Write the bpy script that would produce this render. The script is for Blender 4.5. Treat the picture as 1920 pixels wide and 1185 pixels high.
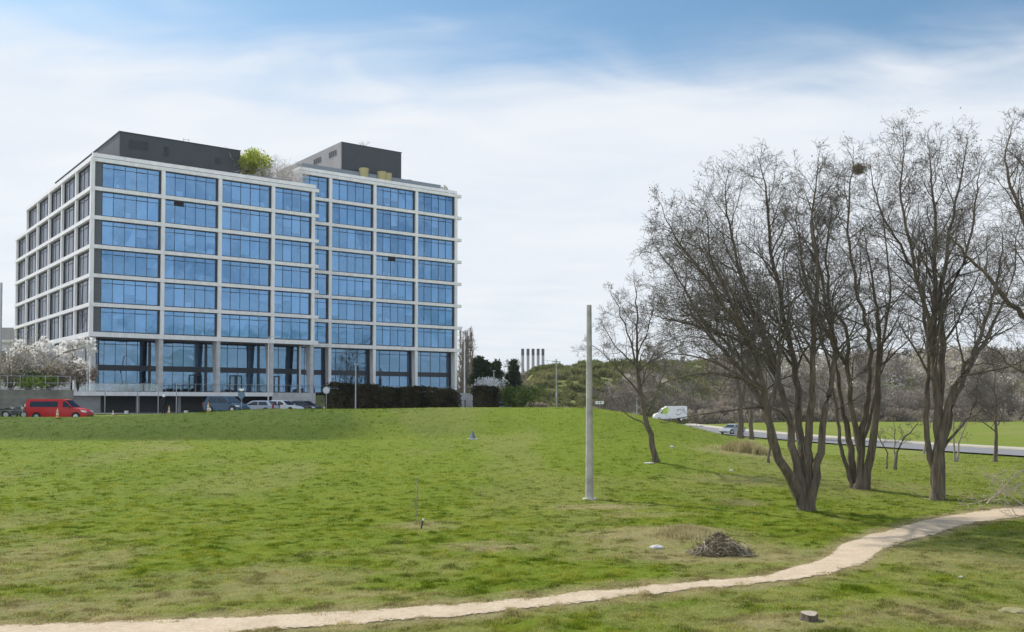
import bpy, bmesh, math, random
import numpy as np
from mathutils import Vector, Matrix
R = math.radians
SC = bpy.context.scene
for o in list(bpy.data.objects): bpy.data.objects.remove(o)
random.seed(7); RNG = np.random.default_rng(11)
# ------------------------------------------------------------ camera
F_PX, CY, PIT, CZ = 1816.4, 699.4, 0.03, 5.0     # photo fit: focal and principal row in 1920-px units
cam = bpy.data.cameras.new('camera'); co = bpy.data.objects.new('camera', cam); SC.collection.objects.link(co)
cam.sensor_width = 36; cam.sensor_fit = 'HORIZONTAL'; cam.lens = F_PX / 1920 * 36
cam.shift_y = (CY - 592.5) / 1920; cam.clip_end = 8000; cam.clip_start = 0.3
co.location = (0, 0, CZ); co.rotation_euler = (math.pi / 2 + PIT, 0, 0); SC.camera = co
# ------------------------------------------------------------ light
SUN_AZ = math.atan2(-.70, .71)          # towards the sun: left and beyond
SUN_EL = R(40)
SUN_DIR = Vector((math.sin(SUN_AZ) * math.cos(SUN_EL), math.cos(SUN_AZ) * math.cos(SUN_EL), math.sin(SUN_EL)))
sl = bpy.data.lights.new('sun', 'SUN'); sl.energy = 3.9; sl.angle = R(1.2); sl.color = (1, .95, .86)
so = bpy.data.objects.new('sun', sl); SC.collection.objects.link(so)
so.rotation_euler = (-SUN_DIR).to_track_quat('-Z', 'Y').to_euler(); so.location = (-60, 60, 80)
SC.view_settings.view_transform = 'Standard'; SC.view_settings.look = 'None'
SC.view_settings.exposure = 0.42; SC.view_settings.gamma = 1
SC.cycles.max_bounces = 6; SC.cycles.transparent_max_bounces = 24
# ------------------------------------------------------------ node helpers
def nt(tree):
    N = tree.nodes; L = tree.links
    def n(t, **k):
        x = N.new(t)
        for a, b in k.items():
            if a == 'op': x.operation = b
            elif a.startswith('i_'):
                key = a[2:]; key = int(key) if key.isdigit() else key.replace('_', ' ')
                if isinstance(b, bpy.types.NodeSocket): L.new(b, x.inputs[key])
                else: x.inputs[key].default_value = b
            else: setattr(x, a, b)
        return x
    return n, L
def ramp(n, fac, stops, interp='LINEAR'):
    r = n('ShaderNodeValToRGB', i_0=fac); r.color_ramp.interpolation = interp
    e = r.color_ramp.elements
    while len(e) < len(stops): e.new(.5)
    for k, (p, c) in enumerate(stops):
        e[k].position = p; e[k].color = (*c, 1) if len(c) == 3 else c
    return r.outputs[0]
def math_(n, op, a, b=None, clamp=False):
    x = n('ShaderNodeMath', op=op, i_0=a); x.use_clamp = clamp
    if b is not None:
        if isinstance(b, bpy.types.NodeSocket): x.id_data.links.new(b, x.inputs[1])
        else: x.inputs[1].default_value = b
    return x.outputs[0]
def mixc(n, fac, a, b, mode='MIX'):
    x = n('ShaderNodeMix'); x.data_type = 'RGBA'; x.blend_type = mode
    L = x.id_data.links
    for s, v in ((0, fac), (6, a), (7, b)):
        if isinstance(v, bpy.types.NodeSocket): L.new(v, x.inputs[s])
        else: x.inputs[s].default_value = v if s == 0 else (*v[:3], 1)
    return x.outputs[2]
# ------------------------------------------------------------ sky
W = bpy.data.worlds.new('World'); SC.world = W; W.use_nodes = True
W.node_tree.nodes.clear(); n, L = nt(W.node_tree)
sky = n('ShaderNodeTexSky'); sky.sky_type = 'NISHITA'; sky.sun_disc = False
sky.sun_elevation = SUN_EL; sky.sun_rotation = SUN_AZ; sky.air_density = 1.0; sky.dust_density = .6; sky.ozone_density = 2.5
tc = n('ShaderNodeTexCoord'); D = tc.outputs['Generated']
sep = n('ShaderNodeSeparateXYZ', i_0=D)
z = math_(n, 'MAXIMUM', sep.outputs[2], 0.0)
inv = math_(n, 'DIVIDE', 1.0, math_(n, 'ADD', z, .12))
vs = n('ShaderNodeVectorMath', op='SCALE', i_0=D); L.new(inv, vs.inputs['Scale'])
mp = n('ShaderNodeMapping', i_0=vs.outputs[0]); mp.inputs['Scale'].default_value = (.55, .9, .25); mp.inputs['Location'].default_value = (3.1, .4, 0)
nz = n('ShaderNodeTexNoise', i_Vector=mp.outputs[0], i_Scale=1.1, i_Detail=7.0, i_Roughness=.56, i_Distortion=.5)
nz2 = n('ShaderNodeTexNoise', i_Vector=mp.outputs[0], i_Scale=4.0, i_Detail=5.0, i_Roughness=.5, i_Distortion=.8)
# cloud cover: closed low down in front, breaking into blue higher up and low behind the viewer; cover added high behind as fill
up = n('ShaderNodeMapRange', i_Value=z, i_1=.24, i_2=.39, i_3=1.0, i_4=.0)
side = math_(n, 'MULTIPLY', sep.outputs[0], -.05)
low = n('ShaderNodeMapRange', i_Value=z, i_1=.30, i_2=.50, i_3=1.0, i_4=-.6)
back = n('ShaderNodeMapRange', i_Value=sep.outputs[1], i_1=.35, i_2=-.4, i_3=0.0, i_4=-.50)
back = n('ShaderNodeMath', op='MULTIPLY', i_0=back.outputs[0], i_1=low.outputs[0])
cloud_fill = n('ShaderNodeMapRange', i_Value=sep.outputs[1], i_1=.2, i_2=-.6, i_3=1.06, i_4=2.2)  # unseen clouds behind the viewer brightened to fill the dim front facade
cov = math_(n, 'ADD', math_(n, 'ADD', up.outputs[0], back.outputs[0]), side)
cov = math_(n, 'ADD', cov, math_(n, 'MULTIPLY', math_(n, 'SUBTRACT', nz.outputs[0], .5), 1.35))
cov = math_(n, 'ADD', cov, math_(n, 'MULTIPLY', math_(n, 'SUBTRACT', nz2.outputs[0], .5), .5))
cov = n('ShaderNodeMapRange', i_Value=cov, i_1=.0, i_2=.75, i_3=0.0, i_4=1.0); cov.interpolation_type = 'SMOOTHERSTEP'
cloudc = mixc(n, math_(n, 'MULTIPLY', nz2.outputs[0], .9), (.53, .58, .65), (.70, .705, .71))
cls = n('ShaderNodeVectorMath', op='SCALE', i_0=cloudc); L.new(cloud_fill.outputs[0], cls.inputs['Scale']); cloudc = cls.outputs[0]
skyb = n('ShaderNodeVectorMath', op='SCALE', i_0=sky.outputs[0]); skyb.inputs['Scale'].default_value = .115
skyt = mixc(n, 1.0, skyb.outputs[0], (.66, .80, .80), 'MULTIPLY')
skc = mixc(n, math_(n, 'MULTIPLY', cov.outputs[0], .96), skyt, cloudc)
bg = n('ShaderNodeBackground', i_0=skc, i_1=1.0)
wo = n('ShaderNodeOutputWorld', i_0=bg.outputs[0])
# ------------------------------------------------------------ maths for placing
cp, sp = math.cos(PIT), math.sin(PIT)
def ray(px, py):
    xc = (px - 960) / F_PX; yc = -(py - CY) / F_PX
    return xc, cp - yc * sp, yc * cp + sp
def P(px, py, d):                       # world point seen at this pixel, d metres out
    x, y, zz = ray(px, py); return Vector((x / y * d, d, zz / y * d + CZ))
def vnoise(x, y, seed=0):
    xi = np.floor(x).astype(np.int64); yi = np.floor(y).astype(np.int64); fx = x - xi; fy = y - yi
    fx = fx * fx * (3 - 2 * fx); fy = fy * fy * (3 - 2 * fy)
    def h(a, b):
        k = (a * 374761393 + b * 668265263 + seed * 974711) & 0xffffffff
        k = ((k ^ (k >> 13)) * 1274126177) & 0xffffffff
        return ((k ^ (k >> 16)) & 0xffff) / 65535.0
    return (h(xi, yi) * (1 - fx) + h(xi + 1, yi) * fx) * (1 - fy) + (h(xi, yi + 1) * (1 - fx) + h(xi + 1, yi + 1) * fx) * fy
def fbm(x, y, s, o=4, seed=0):
    v = 0; a = 1; t = 0
    for k in range(o):
        v = v + a * vnoise(x / s, y / s, seed + k); t += a; a *= .5; s *= .5
    return v / t
def ss(a, b, x):
    t = np.clip((x - a) / (b - a), 0, 1); return t * t * (3 - 2 * t)
PD = [0, 40, 50, 60, 70, 77, 80, 84, 88, 92, 99, 104, 165, 190]
PZ = [0, 0, 0, .65, 1.45, 2.05, 2.45, 3.45, 4.25, 4.5, 4.3, 3.75, 3.7, 1.0]
PM = [0, 0, 0, .65, 1.45, 1.95, 3.15, 4.12, 4.32, 4.36, 4.25, 3.75, 3.7, 1.0]
PL_ = [0, 0, 0, .65, 1.45, 1.9, 2.95, 3.72, 3.42, 3.3, 3.8, 3.6, 3.6, 1.0]
HB = ([-800, 700, 900, 1000, 1180, 1300, 1500, 2100, 3000], [900, 420, 205, 185, 195, 225, 252, 252, 300])
HH = ([-800, 700, 900, 950, 985, 1000, 1060, 1150, 1300, 1500, 1920, 3000], [754, 750, 746, 738, 712, 702, 692, 686, 678, 672, 662, 640])
def hill(x, y):
    yy = np.maximum(y, 1); px = 960 + F_PX * x / yy
    b = np.interp(px, *HB); top = np.interp(px, *HH)
    H = (754 - top) / F_PX * (b + 85) + 5
    t = ss(0, 85, y - b)
    t = t + .0 * t
    r = H * t + (fbm(x, y, 30, 4, 5) - .5) * 3.2 * ss(0, 40, y - b)
    return np.where(y > 100, r, 0)
def gz(x, y, fine=True):
    x = np.asarray(x, float); y = np.asarray(y, float)
    z = np.interp(y, PD, PZ)
    k = ss(-4, -16, x); z = z * (1 - k) + np.interp(y, PD, PM) * k; k = ss(-22, -39, x); z = z * (1 - k) + np.interp(y, PD, PL_) * k
    far = np.clip((y - 75) / 60, 0, 1)
    m = 1 - ss(6 - 2 * far, 33 - 5 * far, x); z = z * m
    z = z + hill(x, y)
    z = z + (fbm(x, y, 9, 3, 3) - .5) * .35 * (1 - ss(60, 75, y)) * ss(10, 24, y)
    # hollow by the trees, low mound under the brush pile
    z = z - .45 * np.exp(-(((x - 11.6) / 1.5) ** 2 + ((y - 47.4) / 1.1) ** 2)) + .18 * np.exp(-(((x - 11.0) / 1.6) ** 2 + ((y - 49.3) / .9) ** 2))
    z = z + .28 * np.exp(-(((x - 6.2) / 2.6) ** 2 + ((y - 36.0) / 2.2) ** 2))
    if fine:
        a = (1 - ss(55, 95, y)) * ss(-5, 8, y)
        z = z + a * ((fbm(x, y * .8, .9, 2, 21) - .5) * .085 + (fbm(x, y, .35, 2, 31) - .5) * .06)
    return z
def gh(x, y): return float(gz(x, y, False))
def G(px, py):                          # where the sight line through a pixel meets the ground
    x, y, zz = ray(px, py); d = 15.0; last = None
    while d < 900:
        h = zz / y * d + CZ - gh(x / y * d, d)
        if h <= 0: break
        d += .5 if d < 120 else 2
    lo, hi = d - 2, d
    for _ in range(25):
        m = (lo + hi) / 2
        if zz / y * m + CZ - gh(x / y * m, m) > 0: lo = m
        else: hi = m
    return Vector((x / y * lo, lo, gh(x / y * lo, lo)))
# ------------------------------------------------------------ materials
MATS = {}
def mat(name, col, rough=.7, metal=0, var=.15, scale=3.0, bump=0, bscale=20, spec=.5, emit=0, coat=0, zs=1.0):
    m = bpy.data.materials.new(name); m.use_nodes = True; n, L = nt(m.node_tree)
    b = m.node_tree.nodes['Principled BSDF']
    b.inputs['Roughness'].default_value = rough; b.inputs['Metallic'].default_value = metal
    b.inputs['Specular IOR Level'].default_value = spec; b.inputs['Coat Weight'].default_value = coat
    t = n('ShaderNodeTexCoord'); mpg = n('ShaderNodeMapping', i_0=t.outputs['Object']); mpg.inputs['Scale'].default_value = (1, 1, zs); nn = n('ShaderNodeTexNoise', i_Vector=mpg.outputs[0], i_Scale=scale, i_Detail=5.0, i_Roughness=.6)
    c2 = tuple(min(1, c * (1 + var)) for c in col); c1 = tuple(c * (1 - var) for c in col)
    L.new(ramp(n, nn.outputs[0], [(.3, c1), (.7, c2)]), b.inputs['Base Color'])
    if bump:
        n2 = n('ShaderNodeTexNoise', i_Vector=mpg.outputs[0], i_Scale=bscale, i_Detail=6.0)
        bp = n('ShaderNodeBump', i_Height=n2.outputs[0], i_Distance=bump); L.new(bp.outputs[0], b.inputs['Normal'])
    if emit:
        b.inputs['Emission Color'].default_value = (*col, 1); b.inputs['Emission Strength'].default_value = emit
    MATS[name] = m; return m
M_band = mat('white_panel', (.82, .79, .765), .55, var=.10, scale=1.4, bump=.002, bscale=2, zs=.3)
M_conc = mat('concrete', (.50, .49, .48), .85, var=.15, scale=1.2, bump=.01)
M_concd = mat('dark_concrete', (.30, .29, .285), .85, var=.15, scale=1.2)  # plain darker grey concrete
M_frame = mat('window_frame_dark', (.018, .024, .035), .45, var=.1)
M_dpanel = mat('grey_panel', (.10, .11, .12), .5, var=.08)
M_pent = mat('penthouse_cladding', (.055, .06, .066), .6, var=.12, scale=.5)
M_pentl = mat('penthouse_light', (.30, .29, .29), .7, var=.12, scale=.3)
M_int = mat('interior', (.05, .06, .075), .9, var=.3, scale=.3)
M_ceil = mat('interior_ceiling', (.35, .37, .40), .9, var=.1)
M_blind = mat('blind', (.80, .82, .84), .8, var=.08)
M_curt = mat('curtain', (.46, .45, .45), .85, var=.25, scale=1.5)
M_desk = mat('office_white', (.85, .87, .9), .5, var=.05)
M_metal = mat('galvanised', (.38, .39, .40), .45, metal=.6, var=.1)
M_dmetal = mat('dark_metal', (.05, .052, .055), .5, metal=.3, var=.1)
M_lmetal = mat('light_metal', (.55, .56, .57), .5, metal=.2, var=.05)
M_rub = mat('rubber', (.015, .015, .016), .8, var=.1)
M_rim = mat('rim', (.55, .56, .58), .3, metal=.7, var=.05)
M_cglass = mat('car_glass', (.02, .025, .03), .06, var=.05, spec=.8)
M_lamp = mat('lamp_lens', (.8, .8, .78), .15, var=.03)
M_tail = mat('tail_lens', (.35, .02, .02), .2, var=.05)
M_bark = mat('bark', (.125, .098, .072), .95, var=.55, scale=7, bump=.06, bscale=14, zs=.12)
M_bark2 = mat('bark_twig', (.115, .098, .078), .95, var=.25, scale=3)
M_barkg = mat('bark_grey', (.27, .23, .19), .95, var=.3, scale=2)
M_pale = mat('dead_wood', (.42, .36, .27), .9, var=.25, scale=6)
M_dead = mat('dead_twigs', (.21, .165, .10), .95, var=.6, scale=6)
M_stone = mat('stone', (.55, .53, .49), .9, var=.2, scale=4, bump=.02)
def leafmat(name, c1, c2, tr=.35, sc=.8):
    m = bpy.data.materials.new(name); m.use_nodes = True; n, L = nt(m.node_tree); m.node_tree.nodes.clear()
    t = n('ShaderNodeTexCoord'); nn = n('ShaderNodeTexNoise', i_Vector=t.outputs['Object'], i_Scale=sc, i_Detail=4.0)
    c = ramp(n, nn.outputs[0], [(.35, c1), (.65, c2)])
    d = n('ShaderNodeBsdfDiffuse', i_0=c); tl = n('ShaderNodeBsdfTranslucent', i_0=c)
    mx = n('ShaderNodeMixShader', i_0=tr, i_1=d.outputs[0], i_2=tl.outputs[0]); n('ShaderNodeOutputMaterial', i_0=mx.outputs[0])
    return m
M_hedge = leafmat('hedge_leaf', (.035, .036, .016), (.105, .085, .045), .25, .5)
M_conif = leafmat('conifer_leaf', (.032, .046, .024), (.08, .095, .05), .2, .4)
M_willow = leafmat('willow_leaf', (.26, .34, .035), (.52, .52, .12), .5)
M_bushg = leafmat('bush_leaf', (.09, .14, .03), (.19, .25, .06), .3, .4)
M_scrub = leafmat('scrub_leaf', (.13, .15, .045), (.27, .26, .12), .35, .05)
M_scrubb = leafmat('scrub_brown', (.25, .205, .155), (.38, .33, .26), .3, .1)
M_bloss = leafmat('blossom', (.80, .78, .76), (.92, .91, .89), .5)
M_drygr = leafmat('dry_grass', (.34, .29, .14), (.55, .48, .27), .3)
M_bud = leafmat('bud_leaf', (.07, .07, .035), (.13, .12, .06), .3)

def glassmat(name, tint, refl, trans, bump=.0):
    m = bpy.data.materials.new(name); m.use_nodes = True; n, L = nt(m.node_tree); m.node_tree.nodes.clear()
    t = n('ShaderNodeTexCoord')
    nn = n('ShaderNodeTexNoise', i_Vector=t.outputs['Object'], i_Scale=.35, i_Detail=2.0)
    bp = n('ShaderNodeBump', i_Height=nn.outputs[0], i_Distance=bump)
    g = n('ShaderNodeBsdfGlossy', i_0=(*tint, 1), i_Roughness=.015); L.new(bp.outputs[0], g.inputs['Normal'])
    tr = n('ShaderNodeBsdfTransparent', i_0=(*trans, 1))
    lw = n('ShaderNodeLayerWeight', i_Blend=.35)
    f = n('ShaderNodeMapRange', i_Value=lw.outputs['Facing'], i_1=0.0, i_2=1.0, i_3=refl, i_4=min(1, refl + .22))
    mx = n('ShaderNodeMixShader', i_0=f.outputs[0], i_1=tr.outputs[0], i_2=g.outputs[0])
    n('ShaderNodeOutputMaterial', i_0=mx.outputs[0]); return m
M_glass = glassmat('blue_glass', (.18, .335, .54), .50, (.50, .66, .84), .02)
M_glassl = glassmat('side_glass', (.52, .55, .60), .42, (.62, .66, .70), .02)
M_glassg = glassmat('ground_glass', (.19, .32, .48), .44, (.34, .44, .54), .02)
M_glassr = glassmat('rail_glass', (.8, .85, .9), .12, (.74, .78, .80))
# ------------------------------------------------------------ mesh builder
class MB:
    def __init__(s): s.v = []; s.f = []
    def add(s, vs, fs):
        k = len(s.v); s.v += [tuple(a) for a in vs]; s.f += [tuple(i + k for i in f) for f in fs]; return s
    def box(s, x0, x1, y0, y1, z0, z1):
        return s.add([(x0, y0, z0), (x1, y0, z0), (x1, y1, z0), (x0, y1, z0), (x0, y0, z1), (x1, y0, z1), (x1, y1, z1), (x0, y1, z1)],
                     [(0, 3, 2, 1), (4, 5, 6, 7), (0, 1, 5, 4), (1, 2, 6, 5), (2, 3, 7, 6), (3, 0, 4, 7)])
    def tube(s, pts, rs, k=8, cap=True):
        pts = [Vector(p) for p in pts]
        if not hasattr(rs, '__len__'): rs = [rs] * len(pts)
        vs = []; fs = []
        for i, p in enumerate(pts):
            d = (pts[min(i + 1, len(pts) - 1)] - pts[max(i - 1, 0)]).normalized()
            a = d.cross(Vector((0, 0, 1)) if abs(d.z) < .9 else Vector((1, 0, 0))).normalized(); b = d.cross(a)
            for j in range(k):
                t = 2 * math.pi * j / k; vs.append(p + (a * math.cos(t) + b * math.sin(t)) * rs[i])
        for i in range(len(pts) - 1):
            for j in range(k):
                j2 = (j + 1) % k; fs.append((i * k + j, i * k + j2, (i + 1) * k + j2, (i + 1) * k + j))
        if cap: fs.append(tuple(range(k - 1, -1, -1))); fs.append(tuple((len(pts) - 1) * k + j for j in range(k)))
        return s.add(vs, fs)
    def prism(s, poly, y0, y1, inset=0.0, axis='y', ch=0.0):
        # poly: (x,z) outline extruded across y, the two ends chamfered by ch
        n = len(poly); cx = sum(p[0] for p in poly) / n; cz = sum(p[1] for p in poly) / n
        def ring(y, k): return [(cx + (x - cx) * (1 - k), y, cz + (z - cz) * (1 - k)) for x, z in poly]
        rings = [ring(y0, ch), ring(y0 + ch * 1.2, 0), ring(y1 - ch * 1.2, 0), ring(y1, ch)] if ch else [ring(y0, 0), ring(y1, 0)]
        vs = sum(rings, []); fs = []
        for r in range(len(rings) - 1):
            for j in range(n): fs.append((r * n + j, r * n + (j + 1) % n, (r + 1) * n + (j + 1) % n, (r + 1) * n + j))
        fs.append(tuple(range(n - 1, -1, -1))); fs.append(tuple((len(rings) - 1) * n + j for j in range(n)))
        return s.add(vs, fs)
    def build(s, name, m, parent=None, smooth=False):
        me = bpy.data.meshes.new(name); me.from_pydata(s.v, [], s.f)
        me.materials.append(m)
        bm = bmesh.new(); bm.from_mesh(me); bmesh.ops.recalc_face_normals(bm, faces=bm.faces); bm.to_mesh(me); bm.free()
        if smooth: me.shade_smooth()
        o = bpy.data.objects.new(name, me); SC.collection.objects.link(o)
        if parent: o.parent = parent
        return o
def npmesh(name, V, F, m, parent=None, smooth=False):      # V (n,3) float, F (m,k) int
    me = bpy.data.meshes.new(name); k = F.shape[1]
    me.vertices.add(len(V)); me.vertices.foreach_set('co', V.astype(np.float32).ravel())
    me.loops.add(F.size); me.loops.foreach_set('vertex_index', F.astype(np.int32).ravel())
    me.polygons.add(len(F)); me.polygons.foreach_set('loop_start', np.arange(0, F.size, k, dtype=np.int32))
    me.update(calc_edges=True); me.materials.append(m)
    if smooth: me.shade_smooth()
    o = bpy.data.objects.new(name, me); SC.collection.objects.link(o)
    if parent: o.parent = parent
    return o
def tag(o, label=None, cat=None, group=None, kind=None):
    for k, v in (('label', label), ('category', cat), ('group', group), ('kind', kind)):
        if v: o[k] = v
    return o
def empty(name, loc, rz=0, label=None, cat=None, group=None):
    o = bpy.data.objects.new(name, None); SC.collection.objects.link(o); o.location = loc; o.rotation_euler = (0, 0, rz)
    o.empty_display_size = .3
    return tag(o, label, cat, group)
def copy_tree(o, parent=None):
    c = o.copy(); SC.collection.objects.link(c); c.parent = parent
    for ch in list(o.children): copy_tree(ch, c)
    return c
# ------------------------------------------------------------ ground
def px2g(pts):                         # photo outline of something lying on the lawn -> ground points
    return [G(*p) for p in pts]
PU = px2g([(0, 1172), (60, 1171), (250, 1165), (450, 1158), (600, 1150), (760, 1140), (950, 1126), (1150, 1105), (1300, 1091), (1440, 1079), (1522, 1055), (1580, 1020), (1655, 997), (1727, 977), (1790, 965), (1865, 954), (1920, 949), (2010, 942)])
PL = px2g([(0, 1225), (60, 1215), (300, 1200), (450, 1184), (620, 1174), (800, 1160), (950, 1145), (1150, 1121), (1300, 1105), (1440, 1092), (1552, 1077), (1615, 1058), (1655, 1032), (1690, 1017), (1765, 997), (1827, 981), (1920, 967), (2010, 958)])
def interp_edge(pl, X):
    xs = np.array([p.x for p in pl]); ys = np.array([p.y for p in pl]); o = np.argsort(xs); return np.interp(X, xs[o], ys[o])
def pathdist(X, Y):                    # >0 inside the path, metres from the edge (roughly)
    u = interp_edge(PU, X); l = interp_edge(PL, X)
    return np.minimum(u - Y, Y - l)
rows = np.concatenate([np.arange(-300, -20, 20), np.arange(-20, 14, 2), np.arange(14, 19, .5), np.geomspace(19, 110, 560), np.geomspace(111, 500, 150), np.geomspace(520, 4000, 30)])
t = np.linspace(-1, 1, 620); t = np.sign(t) * (np.abs(t) ** 1.15)
YY = np.repeat(rows[:, None], len(t), 1)
WW = np.where(rows > 0, 24 + .8 * rows, 24 + 1.2 * -rows)[:, None]
XX = t[None, :] * WW
pdn = pathdist(XX, YY); nearp = (np.abs(YY - 30) < 25)
ZZ = gz(XX, YY)
ZS = gz(XX, YY, False)
wp = ss(-.9, .1, pdn) * nearp; ZZ = ZZ * (1 - wp) + (ZS - .012 + .02 * (fbm(XX, YY, .5, 2, 77) - .5)) * wp
nr, nc = YY.shape
idx = np.arange(nr * nc).reshape(nr, nc)
Fg = np.stack([idx[:-1, :-1], idx[:-1, 1:], idx[1:, 1:], idx[1:, :-1]], -1).reshape(-1, 4)
def lawn_weights(X, Y):
    dry = .62 * ss(.50, .66, fbm(X, Y * .7, 3.2, 4, 41)) * ss(50, 30, Y) + .5 * ss(.52, .68, fbm(X, Y * .5, 7, 4, 47))
    dry = dry * (.5 + .12 * ss(55, 30, Y)) + .03
    nb = fbm(X, Y, .8, 3, 43)
    pd = pathdist(X, Y); near = np.abs(Y - 30) < 25
    dry = np.maximum(dry, np.where(near, (1 - ss(.0, 1.5, -pd)) * (.55 + nb * 1.1), 0))
    def blob(cx, cy, rx, ry, a): return a * np.exp(-(((X - cx) / rx) ** 2 + ((Y - cy) / ry) ** 2) ** 1.3) * (.4 + nb * 1.2)
    for b in BLOBS: dry = np.maximum(dry, blob(*b))
    dry = np.maximum(dry, .75 * ss(.45, .6, fbm(X, Y * .6, 9, 3, 51)) * np.exp(-((Y - 70) / 5.5) ** 2) * ss(-3, -20, X))
    dry = dry + .3 * ss(10, 22, X) * ss(40, 46, Y) * nb
    return np.clip(dry, 0, 1)
def B_(px, py, rx, ry, a):
    g = G(px, py); return (g.x, g.y, rx, ry, a)
BLOBS = [B_(1230, 1000, 3.4, 2.8, 1.3), B_(1290, 990, 1.6, 1.6, 1.4), B_(1350, 1040, 4.0, 2.4, 1.2), B_(920, 1025, 1.7, 1.3, 1.0), B_(785, 985, 1.6, 1.6, .8), B_(1120, 950, 2.6, 1.6, 1.1), B_(1200, 965, 2.5, 1.2, .7),
         B_(1390, 942, 1.2, .7, .9), B_(1800, 1150, 3.5, 1.6, .9), B_(1500, 1165, 2.4, 1.0, .9), B_(1400, 850, 4, 4, .8), B_(100, 1140, 3, 1.4, .8), B_(350, 1120, 3, 1.2, .7), B_(700, 1115, 2.2, .7, .7), B_(1380, 900, 4, 3, .6)]
dry = lawn_weights(XX, YY) * (YY < 700)
PXg = 960 + F_PX * XX / np.maximum(YY, 1)
HBg = np.interp(PXg, *HB)
hillw = ss(-3, 8, YY - HBg) * (YY > 100)
rockn = fbm(XX + 2.2 * YY * 0, YY + ZZ * 4, 14, 4, 61)
rock = hillw * ss(.43, .56, rockn) * (ss(1130, 1180, PXg) * .9) * ss(4, 12, YY - HBg) * (1 - .3 * ss(1320, 1500, PXg))
lot = ss(99.5, 101.5, YY) * (1 - ss(150, 170, YY)) * ss(4, -2, XX) * (1 - .0 * XX)
lot = lot * np.where((XX < -24) & (YY < 104), 0, 1)
deep_green = ss(76.6, 77.6, YY + (fbm(XX, YY, 3, 3, 55) - .5) * 1.2) * (1 - ss(86, 96, YY)) * ss(-3, -17, XX + (fbm(XX, YY, 5, 4, 57) - .5) * 14) * .75  # bank grass coloured a darker, deeper green
deep_green = np.maximum(deep_green, ss(97, 99, YY) * (1 - ss(104, 108, YY)) * ss(-24, -28, XX))
def ground_mat():
    m = bpy.data.materials.new('lawn_ground'); m.use_nodes = True; n, L = nt(m.node_tree)
    b = m.node_tree.nodes['Principled BSDF']; b.inputs['Roughness'].default_value = .95; b.inputs['Specular IOR Level'].default_value = .1
    at = n('ShaderNodeAttribute', attribute_name='w'); s = n('ShaderNodeSeparateColor', i_0=at.outputs[0])
    at2 = n('ShaderNodeAttribute', attribute_name='w2'); s2 = n('ShaderNodeSeparateColor', i_0=at2.outputs[0])
    ge = n('ShaderNodeNewGeometry')
    n1 = n('ShaderNodeTexNoise', i_Vector=ge.outputs['Position'], i_Scale=.16, i_Detail=6.0, i_Roughness=.6)
    n2 = n('ShaderNodeTexNoise', i_Vector=ge.outputs['Position'], i_Scale=3.8, i_Detail=7.0, i_Roughness=.7)
    n3 = n('ShaderNodeTexNoise', i_Vector=ge.outputs['Position'], i_Scale=14.0, i_Detail=4.0, i_Roughness=.7)
    g1 = ramp(n, n1.outputs[0], [(.30, (.10, .155, .009)), (.5, (.16, .215, .016)), (.72, (.225, .25, .033))])
    g2 = mixc(n, .55, g1, ramp(n, n2.outputs[0], [(.28, (.07, .12, .008)), (.5, (.155, .22, .016)), (.72, (.26, .285, .045))]))
    straw = ramp(n, n3.outputs[0], [(.3, (.17, .145, .06)), (.7, (.42, .36, .19))])
    f = math_(n, 'ADD', s.outputs[0], math_(n, 'MULTIPLY', math_(n, 'SUBTRACT', n2.outputs[0], .5), .8), True)
    f = math_(n, 'MULTIPLY', f, .85)
    c = mixc(n, f, g2, straw)
    n4 = n('ShaderNodeTexNoise', i_Vector=ge.outputs['Position'], i_Scale=.06, i_Detail=6.0, i_Roughness=.65)
    sc = ramp(n, n4.outputs[0], [(.32, (.16, .135, .08)), (.5, (.18, .20, .055)), (.7, (.29, .26, .13))])
    rk = ramp(n, n1.outputs[0], [(.3, (.33, .28, .21)), (.7, (.56, .50, .41))])
    c = mixc(n, s.outputs[2], c, sc); c = mixc(n, s.outputs[1], c, rk)
    c = mixc(n, s2.outputs[0], c, ramp(n, n2.outputs[0], [(.3, (.11, .11, .105)), (.7, (.17, .165, .16))]))
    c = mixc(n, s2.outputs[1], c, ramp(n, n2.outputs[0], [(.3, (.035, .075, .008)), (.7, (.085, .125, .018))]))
    L.new(c, b.inputs['Base Color'])
    h = math_(n, 'ADD', math_(n, 'MULTIPLY', n2.outputs[0], .16), math_(n, 'MULTIPLY', n3.outputs[0], .05))
    bp = n('ShaderNodeBump', i_Height=h, i_Distance=1.0, i_Strength=.8); L.new(bp.outputs[0], b.inputs['Normal'])
    return m
M_ground = ground_mat()
gr = npmesh('lawn', np.stack([XX, YY, ZZ], -1).reshape(-1, 3), Fg, M_ground, smooth=True); tag(gr, kind='structure')
def vcol(o, name, r, g, b):
    a = o.data.color_attributes.new(name, 'FLOAT_COLOR', 'POINT')
    a.data.foreach_set('color', np.stack([r, g, b, np.ones_like(r)], -1).astype(np.float32).ravel())
vcol(gr, 'w', dry.ravel(), rock.ravel(), hillw.ravel()); vcol(gr, 'w2', lot.ravel(), deep_green.ravel(), lot.ravel() * 0)
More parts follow.
